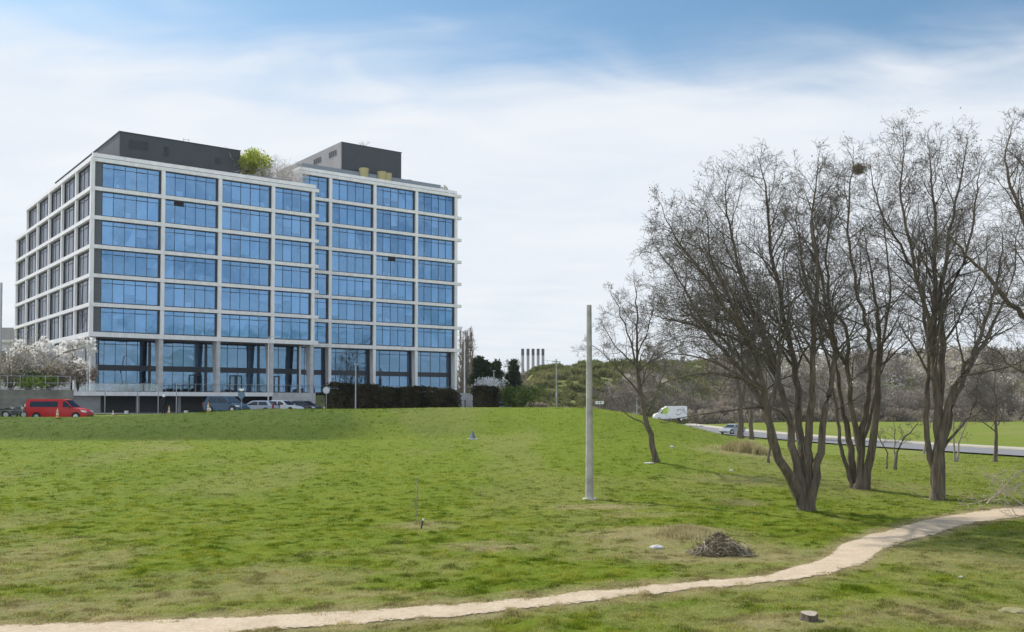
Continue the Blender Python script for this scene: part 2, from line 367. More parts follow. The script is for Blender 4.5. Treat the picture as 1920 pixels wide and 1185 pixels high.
# footpath: thin sheet over the lawn, worn ragged edge
def path_sheet():
    xs = np.linspace(-14, 26, 900); vs = []; W_ = 12; vv = []
    u = interp_edge(PU, xs) ; l = interp_edge(PL, xs)
    wob = (fbm(xs, xs * 0, .9, 3, 91) - .5) * .35; wob2 = (fbm(xs, xs * 0 + 9, .7, 3, 92) - .5) * .35
    u = u + .28 + wob; l = l - .28 + wob2
    k = np.linspace(0, 1, W_)[None, :]
    Y = l[:, None] * (1 - k) + u[:, None] * k; X = np.repeat(xs[:, None], W_, 1)
    e = np.minimum(k, 1 - k) * (u - l)[:, None]
    Z = gz(X, Y, False) + .006 + .006 * ss(.05, .35, e) + .012 * (fbm(X, Y, .5, 2, 77) - .5) - .012 * (e < .01)
    idx = np.arange(X.size).reshape(X.shape)
    F = np.stack([idx[:-1, :-1], idx[1:, :-1], idx[1:, 1:], idx[:-1, 1:]], -1).reshape(-1, 4)
    m = bpy.data.materials.new('dirt'); m.use_nodes = True; n, L = nt(m.node_tree)
    b = m.node_tree.nodes['Principled BSDF']; b.inputs['Roughness'].default_value = .95; b.inputs['Specular IOR Level'].default_value = .1
    ge = n('ShaderNodeNewGeometry')
    n1 = n('ShaderNodeTexNoise', i_Vector=ge.outputs['Position'], i_Scale=1.3, i_Detail=8.0, i_Roughness=.7)
    n2 = n('ShaderNodeTexNoise', i_Vector=ge.outputs['Position'], i_Scale=9.0, i_Detail=5.0, i_Roughness=.7)
    c = mixc(n, .5, ramp(n, n1.outputs[0], [(.3, (.46, .35, .235)), (.7, (.68, .56, .405))]), ramp(n, n2.outputs[0], [(.3, (.30, .235, .16)), (.65, (.62, .52, .40))]))
    L.new(c, b.inputs['Base Color'])
    at = n('ShaderNodeAttribute', attribute_name='w'); s = n('ShaderNodeSeparateColor', i_0=at.outputs[0])
    n3 = n('ShaderNodeTexNoise', i_Vector=ge.outputs['Position'], i_Scale=5.0, i_Detail=6.0, i_Roughness=.75)
    al = math_(n, 'ADD', s.outputs[0], math_(n, 'MULTIPLY', math_(n, 'SUBTRACT', n3.outputs[0], .5), 2.6))
    al = n('ShaderNodeMapRange', i_Value=al, i_1=.30, i_2=.62)
    L.new(al.outputs[0], b.inputs['Alpha'])
    bp = n('ShaderNodeBump', i_Height=n2.outputs[0], i_Distance=.03); L.new(bp.outputs[0], b.inputs['Normal'])
    o = npmesh('dirt_path', np.stack([X, Y, Z], -1).reshape(-1, 3), F, m, smooth=True); tag(o, kind='structure')
    w = (1.25 * ss(-.02, .62, e) - .12).ravel(); vcol(o, 'w', w, w, w)
path_sheet()
# grass blades
def grass():
    Dn = 3300000; k = RNG.random(Dn) ** 1.2
    Y = 18.5 * (92 / 18.5) ** k; X = (RNG.random(Dn) * 2 - 1) * (.60 * Y + 1.5)
    cl = fbm(X, Y, .38, 3, 101); cl2 = fbm(X, Y * .6, 2.5, 3, 102)
    dr = lawn_weights(X, Y)
    keep = RNG.random(Dn) < np.clip(.35 + .6 * ss(.35, .7, cl), 0, 1) * (.5 + .5 * (1 - ss(40, 75, Y)))
    pdm = pathdist(X, Y); keep &= (np.abs(Y - 30) > 25) | (RNG.random(Dn) < 1 - ss(-.25, .42, pdm + (fbm(X, Y, .35, 2, 66) - .5) * .5))
    X, Y, cl, cl2, dr = X[keep], Y[keep], cl[keep], cl2[keep], dr[keep]; N = len(X)
    Z = gz(X, Y) - .012
    h = (.035 + .060 * ss(.5, .78, cl)) * (.6 + .8 * RNG.random(N)) * (1 - .3 * dr)
    w = .006 * (Y / 20) ** .9 * (.7 + .6 * RNG.random(N)) + .002
    a = RNG.random(N) * 2 * np.pi; lx = np.cos(a); ly = np.sin(a)
    b = RNG.random(N) * 2 * np.pi; le = h * (.2 + .6 * RNG.random(N))
    V = np.empty((N, 3, 3)); V[:, 0] = np.stack([X - lx * w, Y - ly * w, Z], -1); V[:, 1] = np.stack([X + lx * w, Y + ly * w, Z], -1)
    V[:, 2] = np.stack([X + np.cos(b) * le, Y + np.sin(b) * le, Z + h], -1)
    m = bpy.data.materials.new('grass_blade'); m.use_nodes = True; n, L = nt(m.node_tree); m.node_tree.nodes.clear()
    at = n('ShaderNodeAttribute', attribute_name='w'); s = n('ShaderNodeSeparateColor', i_0=at.outputs[0])
    g = ramp(n, s.outputs[1], [(0, (.060, .11, .006)), (.5, (.20, .265, .016)), (1, (.40, .41, .07))])
    d = ramp(n, s.outputs[1], [(0, (.26, .21, .09)), (1, (.62, .53, .30))])
    c = mixc(n, s.outputs[0], g, d)
    df = n('ShaderNodeBsdfDiffuse', i_0=c); tl = n('ShaderNodeBsdfTranslucent', i_0=c)
    mx = n('ShaderNodeMixShader', i_0=.45, i_1=df.outputs[0], i_2=tl.outputs[0]); n('ShaderNodeOutputMaterial', i_0=mx.outputs[0])
    o = npmesh('grass', V.reshape(-1, 3), np.arange(N * 3).reshape(-1, 3), m); tag(o, 'short tufty green grass with straw patches over the lawn', 'grass', kind='stuff')
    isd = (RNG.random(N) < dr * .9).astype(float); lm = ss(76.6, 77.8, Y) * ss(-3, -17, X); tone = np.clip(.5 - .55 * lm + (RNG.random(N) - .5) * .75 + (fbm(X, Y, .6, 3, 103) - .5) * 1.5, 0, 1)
    vcol(o, 'w', np.repeat(isd, 3), np.repeat(tone, 3), np.repeat(tone, 3))
grass()
# road on the right with kerb, pavement beyond
def ribbon(name, pts, w0, w1, dz, m, nseg=60, thick=0):
    ts = np.linspace(0, len(pts) - 1, nseg); c = np.array([[p[0], p[1]] for p in pts], float)
    # smooth catmull sampling
    C = []
    for tt in ts:
        i = min(int(tt), len(pts) - 2); u = tt - i; p0 = c[max(i - 1, 0)]; p1 = c[i]; p2 = c[i + 1]; p3 = c[min(i + 2, len(pts) - 1)]
        C.append(.5 * ((2 * p1) + (-p0 + p2) * u + (2 * p0 - 5 * p1 + 4 * p2 - p3) * u * u + (-p0 + 3 * p1 - 3 * p2 + p3) * u ** 3))
    C = np.array(C); T = np.gradient(C, axis=0); T /= np.linalg.norm(T, axis=1)[:, None]; Nn = np.stack([T[:, 1], -T[:, 0]], -1)
    cols = 5; V = []
    for i in range(nseg):
        for j in range(cols):
            q = C[i] + Nn[i] * (w0 + (w1 - w0) * j / (cols - 1)); V.append((q[0], q[1], gh(q[0], q[1]) + dz))
    F = [(i * cols + j, (i + 1) * cols + j, (i + 1) * cols + j + 1, i * cols + j + 1) for i in range(nseg - 1) for j in range(cols - 1)]
    mb = MB(); mb.add(V, F)
    if thick:
        for side in (0, cols - 1):
            E = [i * cols + side for i in range(nseg)]; k = len(mb.v)
            mb.v += [(mb.v[e][0], mb.v[e][1], mb.v[e][2] - thick) for e in E]
            mb.f += [(E[i], E[i + 1], k + i + 1, k + i) for i in range(nseg - 1)]
    return mb.build(name, m)
RD = [(58, 60), (52, 84), (44.5, 106), (39, 130), (35.5, 155), (33.5, 180), (33.2, 204), (33.4, 212)]
M_asph = mat('asphalt', (.19, .19, .195), .95, var=.12, scale=.5, bump=.01)
M_kerb = mat('kerb', (.52, .48, .38), .8, var=.12, scale=.5)
M_pave = mat('pavement_slabs', (.44, .40, .33), .85, var=.12, scale=.5)
tag(ribbon('road', RD, -4.5, 4.5, .16, M_asph), kind='structure')
tag(ribbon('kerb', RD, 4.5, 4.8, .30, M_kerb, thick=.2), kind='structure')
tag(ribbon('pavement', RD, 4.8, 6.8, .295, M_pave, thick=.2), kind='structure')
# ------------------------------------------------------------ the office building (local: u along the front, v inwards, z up)
YAW = .6457; BX, BY = -56.187, 128.484
BZ0 = 14.37; SH = 3.9; SLAB = 6.42; GT = BZ0 - .62; GR = 4.7
bld = empty('office_building', (BX, BY, 0), YAW, 'white gridded seven storey office block with blue glass and dark rooftop boxes', 'building')
def U(u, v, z=0):
    return Vector((BX + u * math.cos(YAW) - v * math.sin(YAW), BY + u * math.sin(YAW) + v * math.cos(YAW), z))
def fbox(mb, face, a0, a1, d0, d1, z0, z1, off=0):     # box on a facade: a along it, d inwards
    if face == 'front': mb.box(a0, a1, off + d0, off + d1, z0, z1)
    else: mb.box(off + d0, off + d1, a0, a1, z0, z1)
brnd = random.Random(5)
def window(face, a0, a1, z0, z1, d, n, off=0, glass=None, tr=.80, side=False, band=None, light=False):
    g = MB()
    q4 = [(a0 + .02, off + d, z0 + .02), (a1 - .02, off + d, z0 + .02), (a1 - .02, off + d, z1 - .02), (a0 + .02, off + d, z1 - .02)]
    wp_ = (a1 - a0 - .3) / n
    for i in range(n):                                  # each pane set a hair differently in its frame
        x0, x1 = a0 + (.02 if i == 0 else i * wp_), (a1 - .02 if i == n - 1 else a0 + (i + 1) * wp_); e = [brnd.uniform(-.007, .007) for _ in range(4)]
        q4 = [(x0, off + d + e[0], z0 + .02), (x1, off + d + e[1], z0 + .02), (x1, off + d + e[2], z1 - .02), (x0, off + d + e[3], z1 - .02)]
        g.add([(b_, a_, c_) if face == 'left' else (a_, b_, c_) for a_, b_, c_ in q4], [(0, 1, 2, 3)])
    w = g.build('window', glass or M_glass, bld)
    f = MB(); t = .05; p0, p1 = d - .07, d + .10
    fbox(f, face, a0, a1, p0, p1, z0, z0 + .16, off); fbox(f, face, a0, a1, p0, p1, z1 - .14, z1, off)
    fbox(f, face, a0, a0 + .07, p0, p1, z0 + .16, z1 - .14, off); fbox(f, face, a1 - .30, a1, p0 - .02, p1, z0 + .16, z1 - .14, off)
    zt = z0 + (z1 - z0) * tr; ws = (a1 - a0 - .3) / n
    for i in range(1, n): fbox(f, face, a0 + i * ws - t / 2, a0 + i * ws + t / 2, d - .05, d + .08, z0 + .16, z1 - .14, off)
    for i in range(n):
        th = .05 if i % 2 else .028
        x0 = a0 + .07 if i == 0 else a0 + i * ws + t / 2; x1 = a0 + (i + 1) * ws - t / 2
        if x1 - x0 > .1: fbox(f, face, x0, x1, d - .045, d + .06, zt - th, zt + th, off)
    if band: fbox(f, face, a0 + .07, a1 - .3, d - .04, d + .06, band[0], band[1], off)
    f.build('frame', M_frame, w)
    b = MB()                                            # pulled blinds at differing heights
    for i in range(n):
        r = brnd.random()
        if r < .42:
            dr = 1 if brnd.random() < .55 else brnd.uniform(.35, .9)
            fbox(b, face, a0 + i * ws + .05, a0 + (i + 1) * ws - .05, d + .16, d + .19, z1 - .2 - (z1 - z0 - .4) * dr, z1 - .16, off)
    if b.v: b.build('blind', M_curt if side else M_blind, w)
    c = MB()                                            # desks and chairs seen against the glass
    for i in range(brnd.choice([0, 1, 1, 2, 2]) if not side else brnd.choice([0, 0, 1])):
        x = brnd.uniform(a0 + .5, a1 - 1.2); ww = brnd.choice([.35, .45, .9]); hh = brnd.uniform(.35, .75)
        fbox(c, face, x, x + ww, d + .12, d + .15, z0 + .2, z0 + .2 + hh, off)
        fbox(c, face, x - .15, x + ww + .3, d + .12, d + .5, z0 + .16, z0 + .2, off)
    if c.v: c.build('desk', M_desk, w)
    return w
CO = [0.0, 9.3, 17.4, 25.5, 32.0]; CW = .5; BH = .50
LV = [BZ0 + SH * k for k in range(8)]
BL = 8.58; VD = 6 * BL; RC = .42
V2 = 5.3; RU = [32.25, 37.5, 45.6, 53.7, 61.8]
def part(name, fn, m, parent=None):
    mb = MB(); fn(mb); return mb.build(name, m, parent or bld)
# left wing: floor bands wrapping the corner, proud of the columns by 5 cm
for k in range(7):
    zt = LV[k]; h = .62 if k in (0,) else BH; vmax = VD + .9 if k < 6 else 5 * BL + .3
    def fb(mb): mb.box(-.06, 33.1, -.06, .5, zt - h, zt); mb.box(-.06, .5, .5, vmax, zt - h, zt)
    part('floor_band', fb, M_band)
for k in range(6):
    z0, z1 = LV[k], LV[k + 1] - BH
    for c in CO: part('column', lambda mb: mb.box(c, c + CW, 0, .5, z0, z1), M_band)
    for i in range(1, 7 if k < 5 else 6): part('column', lambda mb: mb.box(0, .5, i * BL - CW / 2, i * BL + CW / 2, z0, z1), M_band)
    for j in range(4):
        a0, a1 = CO[j] + CW, CO[j + 1]
        if j == 0:
            part('side_panel', lambda mb: mb.box(a0, a0 + 1.0, RC - .05, RC + .15, z0, z1), M_dpanel); a0 += 1.0
        window('front', a0, a1, z0, z1, RC, 4 if j == 3 else 5)
    for i in range(6 if k < 5 else 5):
        a0 = i * BL + (CW / 2 if i else CW); a1 = (i + 1) * BL - CW / 2
        am = a0 + (a1 - a0) * .42
        window('left', a0, a1, z0, z1, RC, 3, glass=M_glassl, side=True)
        # grey curtain runs at one end
        part('curtain', lambda mb: mb.box(RC + .25, RC + .3, am + brnd.uniform(-.6, .8), a1 - .1, z0 + .05, z1 - .05), M_curt)
# right wing
for k in range(8):
    zt = LV[k]; h = .58 if k == 0 else BH
    def fb(mb): mb.box(RU[0] - .06, 63.15, V2 - .06, V2 + .5, zt - h, zt); mb.box(62.35, 63.15, V2 + .5, V2 + 2.2, zt - h + .08, zt - .05)
    part('floor_band', fb, M_band)
for k in range(7):
    z0, z1 = LV[k], LV[k + 1] - BH
    for c in RU: part('column', lambda mb: mb.box(c, c + CW, V2, V2 + .5, z0, z1), M_band)
    for j in range(4):
        window('front', RU[j] + CW, RU[j + 1], z0, z1, RC, 3 if j == 0 else 5, off=V2)
# slabs, cores and side walls behind the glass
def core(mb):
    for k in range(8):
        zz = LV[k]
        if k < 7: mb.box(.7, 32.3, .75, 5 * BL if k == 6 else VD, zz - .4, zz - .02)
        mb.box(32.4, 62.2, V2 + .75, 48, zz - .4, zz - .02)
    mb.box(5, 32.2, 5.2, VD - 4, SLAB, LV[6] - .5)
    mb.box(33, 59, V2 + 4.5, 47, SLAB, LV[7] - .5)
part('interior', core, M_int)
def walls(mb):
    mb.box(32.0, 32.5, .5, VD, GT, LV[6]); mb.box(32.0, 32.4, GR + .1, VD, SLAB, GT); mb.box(0, .5, VD, VD + .3, SLAB, LV[5]); mb.box(.5, 62, VD - .0, VD + .3, 4, LV[5])
    mb.box(62.0, 62.3, V2 + .5, 48, 4, LV[7]); mb.box(RU[0], RU[0] + .25, V2 + .5, 30, LV[6], LV[7]); mb.box(.5, 32, 5 * BL, 5 * BL + .3, LV[5], LV[6])
part('wall', walls, M_band)
# coping set back above the top bands, with the dark joint under it
def cop(mb):
    mb.box(.25, 32.75, .3, .75, LV[6] + .16, LV[6] + .68); mb.box(.25, .7, .75, 5 * BL, LV[6] + .16, LV[6] + .42)
    mb.box(RU[0] + .15, 62.4, V2 + .3, V2 + .75, LV[7] + .16, LV[7] + .66); mb.box(RU[0] + .15, RU[0] + .6, V2 + .75, 30, LV[7] + .16, LV[7] + .66)
part('coping', cop, M_band)
part('coping_joint', lambda mb: (mb.box(.4, 32.6, .42, .7, LV[6], LV[6] + .16), mb.box(.4, .68, .7, 5 * BL, LV[6], LV[6] + .16), mb.box(RU[0] + .3, 62.2, V2 + .42, V2 + .7, LV[7], LV[7] + .16), mb.box(.5, .7, 5 * BL + .3, VD, LV[5], LV[5] + .5)), M_dmetal)
def roof(mb): mb.box(.75, 31.9, .8, 5 * BL - .1, LV[6] - .02, LV[6] + .1); mb.box(RU[0] + .7, 62, V2 + .8, 47.8, LV[7] - .02, LV[7] + .1)
part('roof', roof, M_concd)
p = part('penthouse', lambda mb: mb.box(4.25, 21.5, 2.5, 42, LV[6] + .1, 42.4), M_pent)
part('parapet_trim', lambda mb: mb.box(4.15, 21.6, 2.4, 42.1, 42.4, 42.52), M_dmetal, p)
for (u0, u1, z0, z1) in ((5.5, 8.1, 40.3, 41.6), (10.3, 10.95, 40.0, 41.4), (17.7, 18.5, 39.9, 40.9)):
    part('louvre', lambda mb: [mb.box(u0, u1, 2.44, 2.5, z0 + q * (z1 - z0) / 8, z0 + (q + .7) * (z1 - z0) / 8) for q in range(8)], M_dmetal, p)
p2 = part('penthouse', lambda mb: mb.box(41.0, 52.4, 8, 34, LV[7] + .1, 48.1), M_pent)
part('parapet_trim', lambda mb: mb.box(40.95, 52.5, 7.94, 34.1, 48.1, 48.2), M_dmetal, p2)
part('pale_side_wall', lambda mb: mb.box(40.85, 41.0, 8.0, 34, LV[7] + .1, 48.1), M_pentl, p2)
for v0 in (9.6, 15.5): part('louvre', lambda mb: [mb.box(40.8, 40.85, v0 + q * .75, v0 + .5 + q * .75, 46.3, 47.2) for q in range(4)], M_dmetal, p2)
part('penthouse', lambda mb: mb.box(33.6, 35.2, 9, 14, LV[7] + .1, 43.6), M_concd)
def lad(mb):
    for u in (14.2, 15.0): mb.tube([(u, 6, 42.4), (u, 6, 43.9)], .04, 5)
    for q in range(4): mb.tube([(14.2, 6, 42.7 + q * .35), (15.0, 6, 42.7 + q * .35)], .025, 4)
part('ladder', lad, M_metal)
# glass balustrades on the roofs
M_frost = mat('frosted_glass', (.22, .25, .28), .35, var=.05)
part('roof_balustrade', lambda mb: mb.box(RU[0] + .9, 59.5, V2 + 1.1, V2 + 1.14, LV[7] + .1, LV[7] + 1.45), M_frost)
part('roof_balustrade', lambda mb: mb.box(1.2, 1.24, 2, 38, LV[6] + .1, LV[6] + 1.2), M_frost)
part('roof_rail', lambda mb: mb.tube([(RU[0] + .9, V2 + 1.12, LV[7] + 1.47), (59.5, V2 + 1.12, LV[7] + 1.47)], .035, 5), M_metal)
part('roof_rail', lambda mb: mb.tube([(1.22, 2, LV[6] + 1.22), (1.22, 38, LV[6] + 1.22)], .035, 5), M_metal)
for a, z_, off in ((11.15, LV[5] - .5 - .75, 0), (48.6, LV[4] - .5 - .72, V2)): part('open_vent', lambda mb: mb.box(a, a + 1.35, off + RC - .08, off + RC - .02, z_, z_ + .6), M_rub)  # black boxes paint in the shaded gaps of two open vents
# ground floor: deep fins in front of recessed double height glass
def fin(mb, u, v, w, d0, d1, zb, zt):
    mb.add([(u, v, zb), (u + w, v, zb), (u + w, v + d0, zb), (u, v + d0, zb), (u, v, zt), (u + w, v, zt), (u + w, v + d1, zt), (u, v + d1, zt)],
           [(0, 3, 2, 1), (4, 5, 6, 7), (0, 1, 5, 4), (1, 2, 6, 5), (2, 3, 7, 6), (3, 0, 4, 7)])
for c in (.35, 9.2, 17.3, 25.4, 31.9): part('column', lambda mb: fin(mb, c, .12, .55, 1.0, 1.9, SLAB, GT), M_conc)
def dbay(a0, a1, n, off, d): return window('front', a0, a1, SLAB, GT, d, n, off=off, glass=M_glassg, tr=.905, band=(SLAB + 2.95, SLAB + 3.75))
for a0, a1, n_ in ((1.6, 9.4, 5), (9.4, 17.5, 5), (17.5, 25.6, 5), (25.6, 32.1, 4)): dbay(a0, a1, n_, 0, GR)
for j in range(4):
    dbay(RU[j] + (0 if j else .1), RU[j + 1], 3 if j == 0 else 4, V2, 1.4)
for c in RU: part('column', lambda mb: fin(mb, c, V2 + .04, .5, .9, 1.3, 4.3, GT), M_band)
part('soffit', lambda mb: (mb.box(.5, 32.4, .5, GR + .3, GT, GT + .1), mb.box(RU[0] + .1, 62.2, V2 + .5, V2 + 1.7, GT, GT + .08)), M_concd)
for a in (14.9, 15.9, 21.0, 22.0, 28.0): part('door_frame', lambda mb: (mb.box(a, a + .12, GR - .10, GR - .04, SLAB + .05, SLAB + 2.6), mb.box(a + .78, a + .9, GR - .10, GR - .04, SLAB + .05, SLAB + 2.6), mb.box(a + .12, a + .78, GR - .10, GR - .04, SLAB + 2.42, SLAB + 2.6)), M_frame)
# left side, ground floor: corner glass, fins and pale infill
for i in range(1, 7): part('column', lambda mb: mb.box(.02, 1.6, i * BL - .25, i * BL + .25, 4.5, GT), M_band)
window('left', 1.6 + 0, BL - .3, SLAB, GT, 1.6, 5, glass=M_glass, tr=.905, band=(SLAB + 2.95, SLAB + 3.75))
for i in range(1, 6): window('left', i * BL + .3, (i + 1) * BL - .3, SLAB, GT, 1.6, 5, glass=M_glassl, side=True, tr=.905)
part('downpipe', lambda mb: mb.tube([(.15, 1.3, SLAB), (.15, 1.3, GT)], .12, 6), M_conc)
# ------------------------------------------------------------ terrace in front, undercroft below
ter = empty('terrace', (BX, BY, 0), YAW, 'raised white edged terrace with thin railing over a dark undercroft', 'terrace')
part('deck', lambda mb: mb.box(-3.5, 32.2, -.9, GR, 6.05, 6.40), M_conc, ter)
part('fascia', lambda mb: mb.box(-3.5, 25.3, -1.25, -.9, 5.84, 6.40), M_band, ter)
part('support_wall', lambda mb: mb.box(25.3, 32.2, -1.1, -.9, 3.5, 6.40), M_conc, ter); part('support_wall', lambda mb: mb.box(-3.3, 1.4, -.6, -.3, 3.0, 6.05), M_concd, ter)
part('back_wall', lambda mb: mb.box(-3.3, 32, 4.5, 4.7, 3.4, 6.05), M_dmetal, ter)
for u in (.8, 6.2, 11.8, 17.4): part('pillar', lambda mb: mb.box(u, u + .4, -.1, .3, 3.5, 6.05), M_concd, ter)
part('handrail', lambda mb: mb.tube([(-1.4, -1.1, 7.52), (61, -1.1, 7.52)], .045, 6), M_metal, ter)
for q in range(34):
    u = -1.4 + q * 1.02
    part('baluster', lambda mb: mb.tube([(u, -1.1, 6.4), (u, -1.1, 7.5)], .03, 5), M_metal, ter)
part('railing_glass', lambda mb: mb.box(-1.4, 9, -1.12, -1.08, 6.45, 7.45), M_glassr, ter)
for q in range(1, 9):
    u = 32.2 + q * 3.6
    part('rail_post', lambda mb: mb.tube([(u, -1.1, 3.7), (u, -1.1, 7.5)], .04, 5), M_metal, ter)
# plants, pots and loungers on the roofs
def leafcloud(mb_v, mb_f, pts, size, rng, up=.0):
    for p in pts:
        a = Vector((rng.gauss(0, 1), rng.gauss(0, 1), rng.gauss(0, 1) + up)).normalized(); b = a.cross(Vector((rng.gauss(0, 1), rng.gauss(0, 1), rng.gauss(0, 1)))).normalized()
        s = size * rng.uniform(.6, 1.4); k = len(mb_v)
        mb_v += [tuple(p - b * s * .5), tuple(p + a * s * 1.3), tuple(p + b * s * .5)]; mb_f.append((k, k + 1, k + 2))
# ------------------------------------------------------------ trees
class Tree:
    def __init__(s, seed): s.r = random.Random(seed); s.T = []; s.C = []; s.tips = []
    def limb(s, pts, r0, r1, main=True):         # smooth polyline, returns samples
        pts = [Vector(p) for p in pts]; out = []
        n = len(pts)
        for i in range(n - 1):
            p0 = pts[max(i - 1, 0)]; p1 = pts[i]; p2 = pts[i + 1]; p3 = pts[min(i + 2, n - 1)]
            for q in range(3):
                u = q / 3; out.append(.5 * ((2 * p1) + (-p0 + p2) * u + (2 * p0 - 5 * p1 + 4 * p2 - p3) * u * u + (-p0 + 3 * p1 - 3 * p2 + p3) * u ** 3))
        out.append(pts[-1]); m = len(out)
        rs = [r0 + (r1 - r0) * (i / (m - 1)) ** .8 for i in range(m)]
        rs[0] *= (1.35 if pts[0].z < gh(pts[0].x, pts[0].y) + .3 else .35) if main else 1
        for q in out[1:-1]: q += Vector((s.r.gauss(0, 1), s.r.gauss(0, 1), 0)) * (.05 if main else .02)
        (s.T if main else s.C).append((out, rs, 7 if main else 4)); return out, rs
    def twig(s, p, d, ln, r, lev, trop, wob=.22, dens=1.0, maxlev=4):
        n = 6 if lev <= 1 else (4 if lev == 2 else (3 if lev == 3 else 2))
        pts = [p]; q = p.copy(); dd = d.copy(); st = ln / n
        for i in range(n):
            dd = (dd + Vector((s.r.gauss(0, wob), s.r.gauss(0, wob), s.r.gauss(0, wob) + trop * (.30 if lev < 3 else .15))) * (.6 if lev < 2 else 1)).normalized()
            q = q + dd * st; pts.append(q)
        r1 = max(r * .35, s.rmin)
        s.C.append((pts, [r + (r1 - r) * i / n for i in range(n + 1)], 5 if lev <= 1 else 3))
        if lev >= maxlev: s.tips.append(q); return
        nch = {0: 8, 1: 6.0, 2: 4.6, 3: 3.9}[lev] * dens
        nch = int(nch + s.r.random())
        for c in range(nch):
            t = .22 + .78 * (c + s.r.random() * .8) / nch; t = min(t, .98)
            i = min(int(t * n), n - 1); u = t * n - i; bp = pts[i].lerp(pts[i + 1], u); bd = (pts[i + 1] - pts[i]).normalized()
            ax = bd.cross(Vector((s.r.gauss(0, 1), s.r.gauss(0, 1), s.r.gauss(0, 1)))).normalized()
            an = s.r.uniform(.55, 1.2); cd = (bd * math.cos(an) + ax * math.sin(an)).normalized()
            s.twig(bp, cd, ln * s.r.uniform(.48, .74) * (1.15 - .4 * t), max(r * (1 - .6 * t) * .55, s.rmin), lev + 1, trop, wob, dens, maxlev)
    def feed(s, samples, rs, t0, every, ln, axis_bias=(0, 0, 0), trop=.2, dens=1.0, lev=1, endlen=None, spread=(.5, 1.0), maxlev=4):
        # children along a main limb
        n = len(samples); L_ = [0]
        for i in range(1, n): L_.append(L_[-1] + (samples[i] - samples[i - 1]).length)
        x = L_[-1] * t0; bias = Vector(axis_bias)
        while x < L_[-1] * .985:
            i = max(k for k in range(n) if L_[k] <= x); i = min(i, n - 2); u = (x - L_[i]) / max(L_[i + 1] - L_[i], 1e-6)
            p = samples[i].lerp(samples[i + 1], u); d = (samples[i + 1] - samples[i]).normalized(); r = rs[i]
            ax = (d.cross(Vector((s.r.gauss(0, 1), s.r.gauss(0, 1), s.r.gauss(0, 1)))).normalized() + bias * s.r.random()).normalized()
            an = s.r.uniform(*spread); cd = (d * math.cos(an) + ax * math.sin(an)).normalized()
            f = x / L_[-1]; fl = ln * (1.35 - .8 * f) * s.r.uniform(.6, 1.25)
            s.twig(p, cd, fl, min(max(r * .5, s.rmin * 2), .055 * fl / 3 + .012), lev, trop, .22, dens, maxlev)
            x += every * s.r.uniform(.6, 1.4)
        d = (samples[-1] - samples[-3]).normalized()
        s.twig(samples[-1], d, endlen or ln * .5, rs[-1], lev, trop, .22, dens, maxlev)
    rmin = .0058
    def mesh(s, lst):
        V = []; Fq = []; k = 0
        groups = {}
        for pts, rs, sides in lst: groups.setdefault((len(pts), sides), []).append((pts, rs))
        for (n, sd), items in groups.items():
            Pn = np.array([[tuple(q) for q in it[0]] for it in items]); Rn = np.array([it[1] for it in items])
            Dv = np.gradient(Pn, axis=1); Dv /= np.linalg.norm(Dv, axis=2, keepdims=True) + 1e-9
            ref = np.where(np.abs(Dv[..., 2:3]) < .9, np.array([0, 0, 1.0]), np.array([1.0, 0, 0]))
            A = np.cross(Dv, ref); A /= np.linalg.norm(A, axis=2, keepdims=True) + 1e-9; Bv = np.cross(Dv, A)
            th = np.arange(sd) * 2 * np.pi / sd
            ring = Pn[:, :, None, :] + (A[:, :, None, :] * np.cos(th)[None, None, :, None] + Bv[:, :, None, :] * np.sin(th)[None, None, :, None]) * Rn[:, :, None, None]
            if sd >= 7:
                ring += (A[:, :, None, :] * .12 * np.sin(3 * th)[None, None, :, None]) * Rn[:, :, None, None]
            m = len(items); idx = np.arange(m * n * sd).reshape(m, n, sd) + k
            nx = np.roll(idx, -1, axis=2)
            Fq.append(np.stack([idx[:, :-1], nx[:, :-1], nx[:, 1:], idx[:, 1:]], -1).reshape(-1, 4)); V.append(ring.reshape(-1, 3)); k += m * n * sd
        return np.concatenate(V), np.concatenate(Fq)
    def build(s, base, label, group=None, name='bare_tree', mt=None, mc=None, leaves=None, cat='tree'):
        root = empty(name, base, 0, label, cat, group); b = np.array(tuple(base))
        if s.T:
            V, F = s.mesh(s.T); npmesh('trunk', V - b, F, mt or M_bark, root, smooth=True)
        V, F = s.mesh(s.C); cr = npmesh('crown', V - b, F, mc or M_bark2, root)
        if leaves:
            mtl, frac, size, zmin, per = leaves; v = []; f = []
            for t in s.tips:
                if t.z > zmin and s.r.random() < frac:
                    leafcloud(v, f, [t - Vector(base) + Vector((s.r.gauss(0, .12), s.r.gauss(0, .12), s.r.gauss(0, .12))) for _ in range(per)], size, s.r)
            if v: MBq(v, f).build('foliage', mtl, root)
        return root
def MBq(v, f):
    m = MB(); m.v = v; m.f = f; return m
def pl(pts, D0):                                  # limb waypoints: pixel and depth offset
    return [P(a, b, D0 + c) for a, b, c in pts]
def maintree(seed, base_px, limbs, label, leaves=None, group=None, **kw):
    g = G(*base_px); T = Tree(seed); D0 = g.y
    for pts, r0, r1, t0, every, ln, bias, trop, dens in limbs:
        w = pl(pts, D0)
        if pts[0][1] > base_px[1] - 12: w[0].z = gh(w[0].x, w[0].y) - .15
        sm, rs = T.limb(w, r0 * 1.18, r1); T.feed(sm, rs, t0, every, ln, bias, trop, dens)
    return T.build(Vector((g.x, g.y, g.z)), label, group, leaves=leaves, **kw)
TG = 'bare trees standing on the lawn'
Lb = (-.9, -.1, .1)
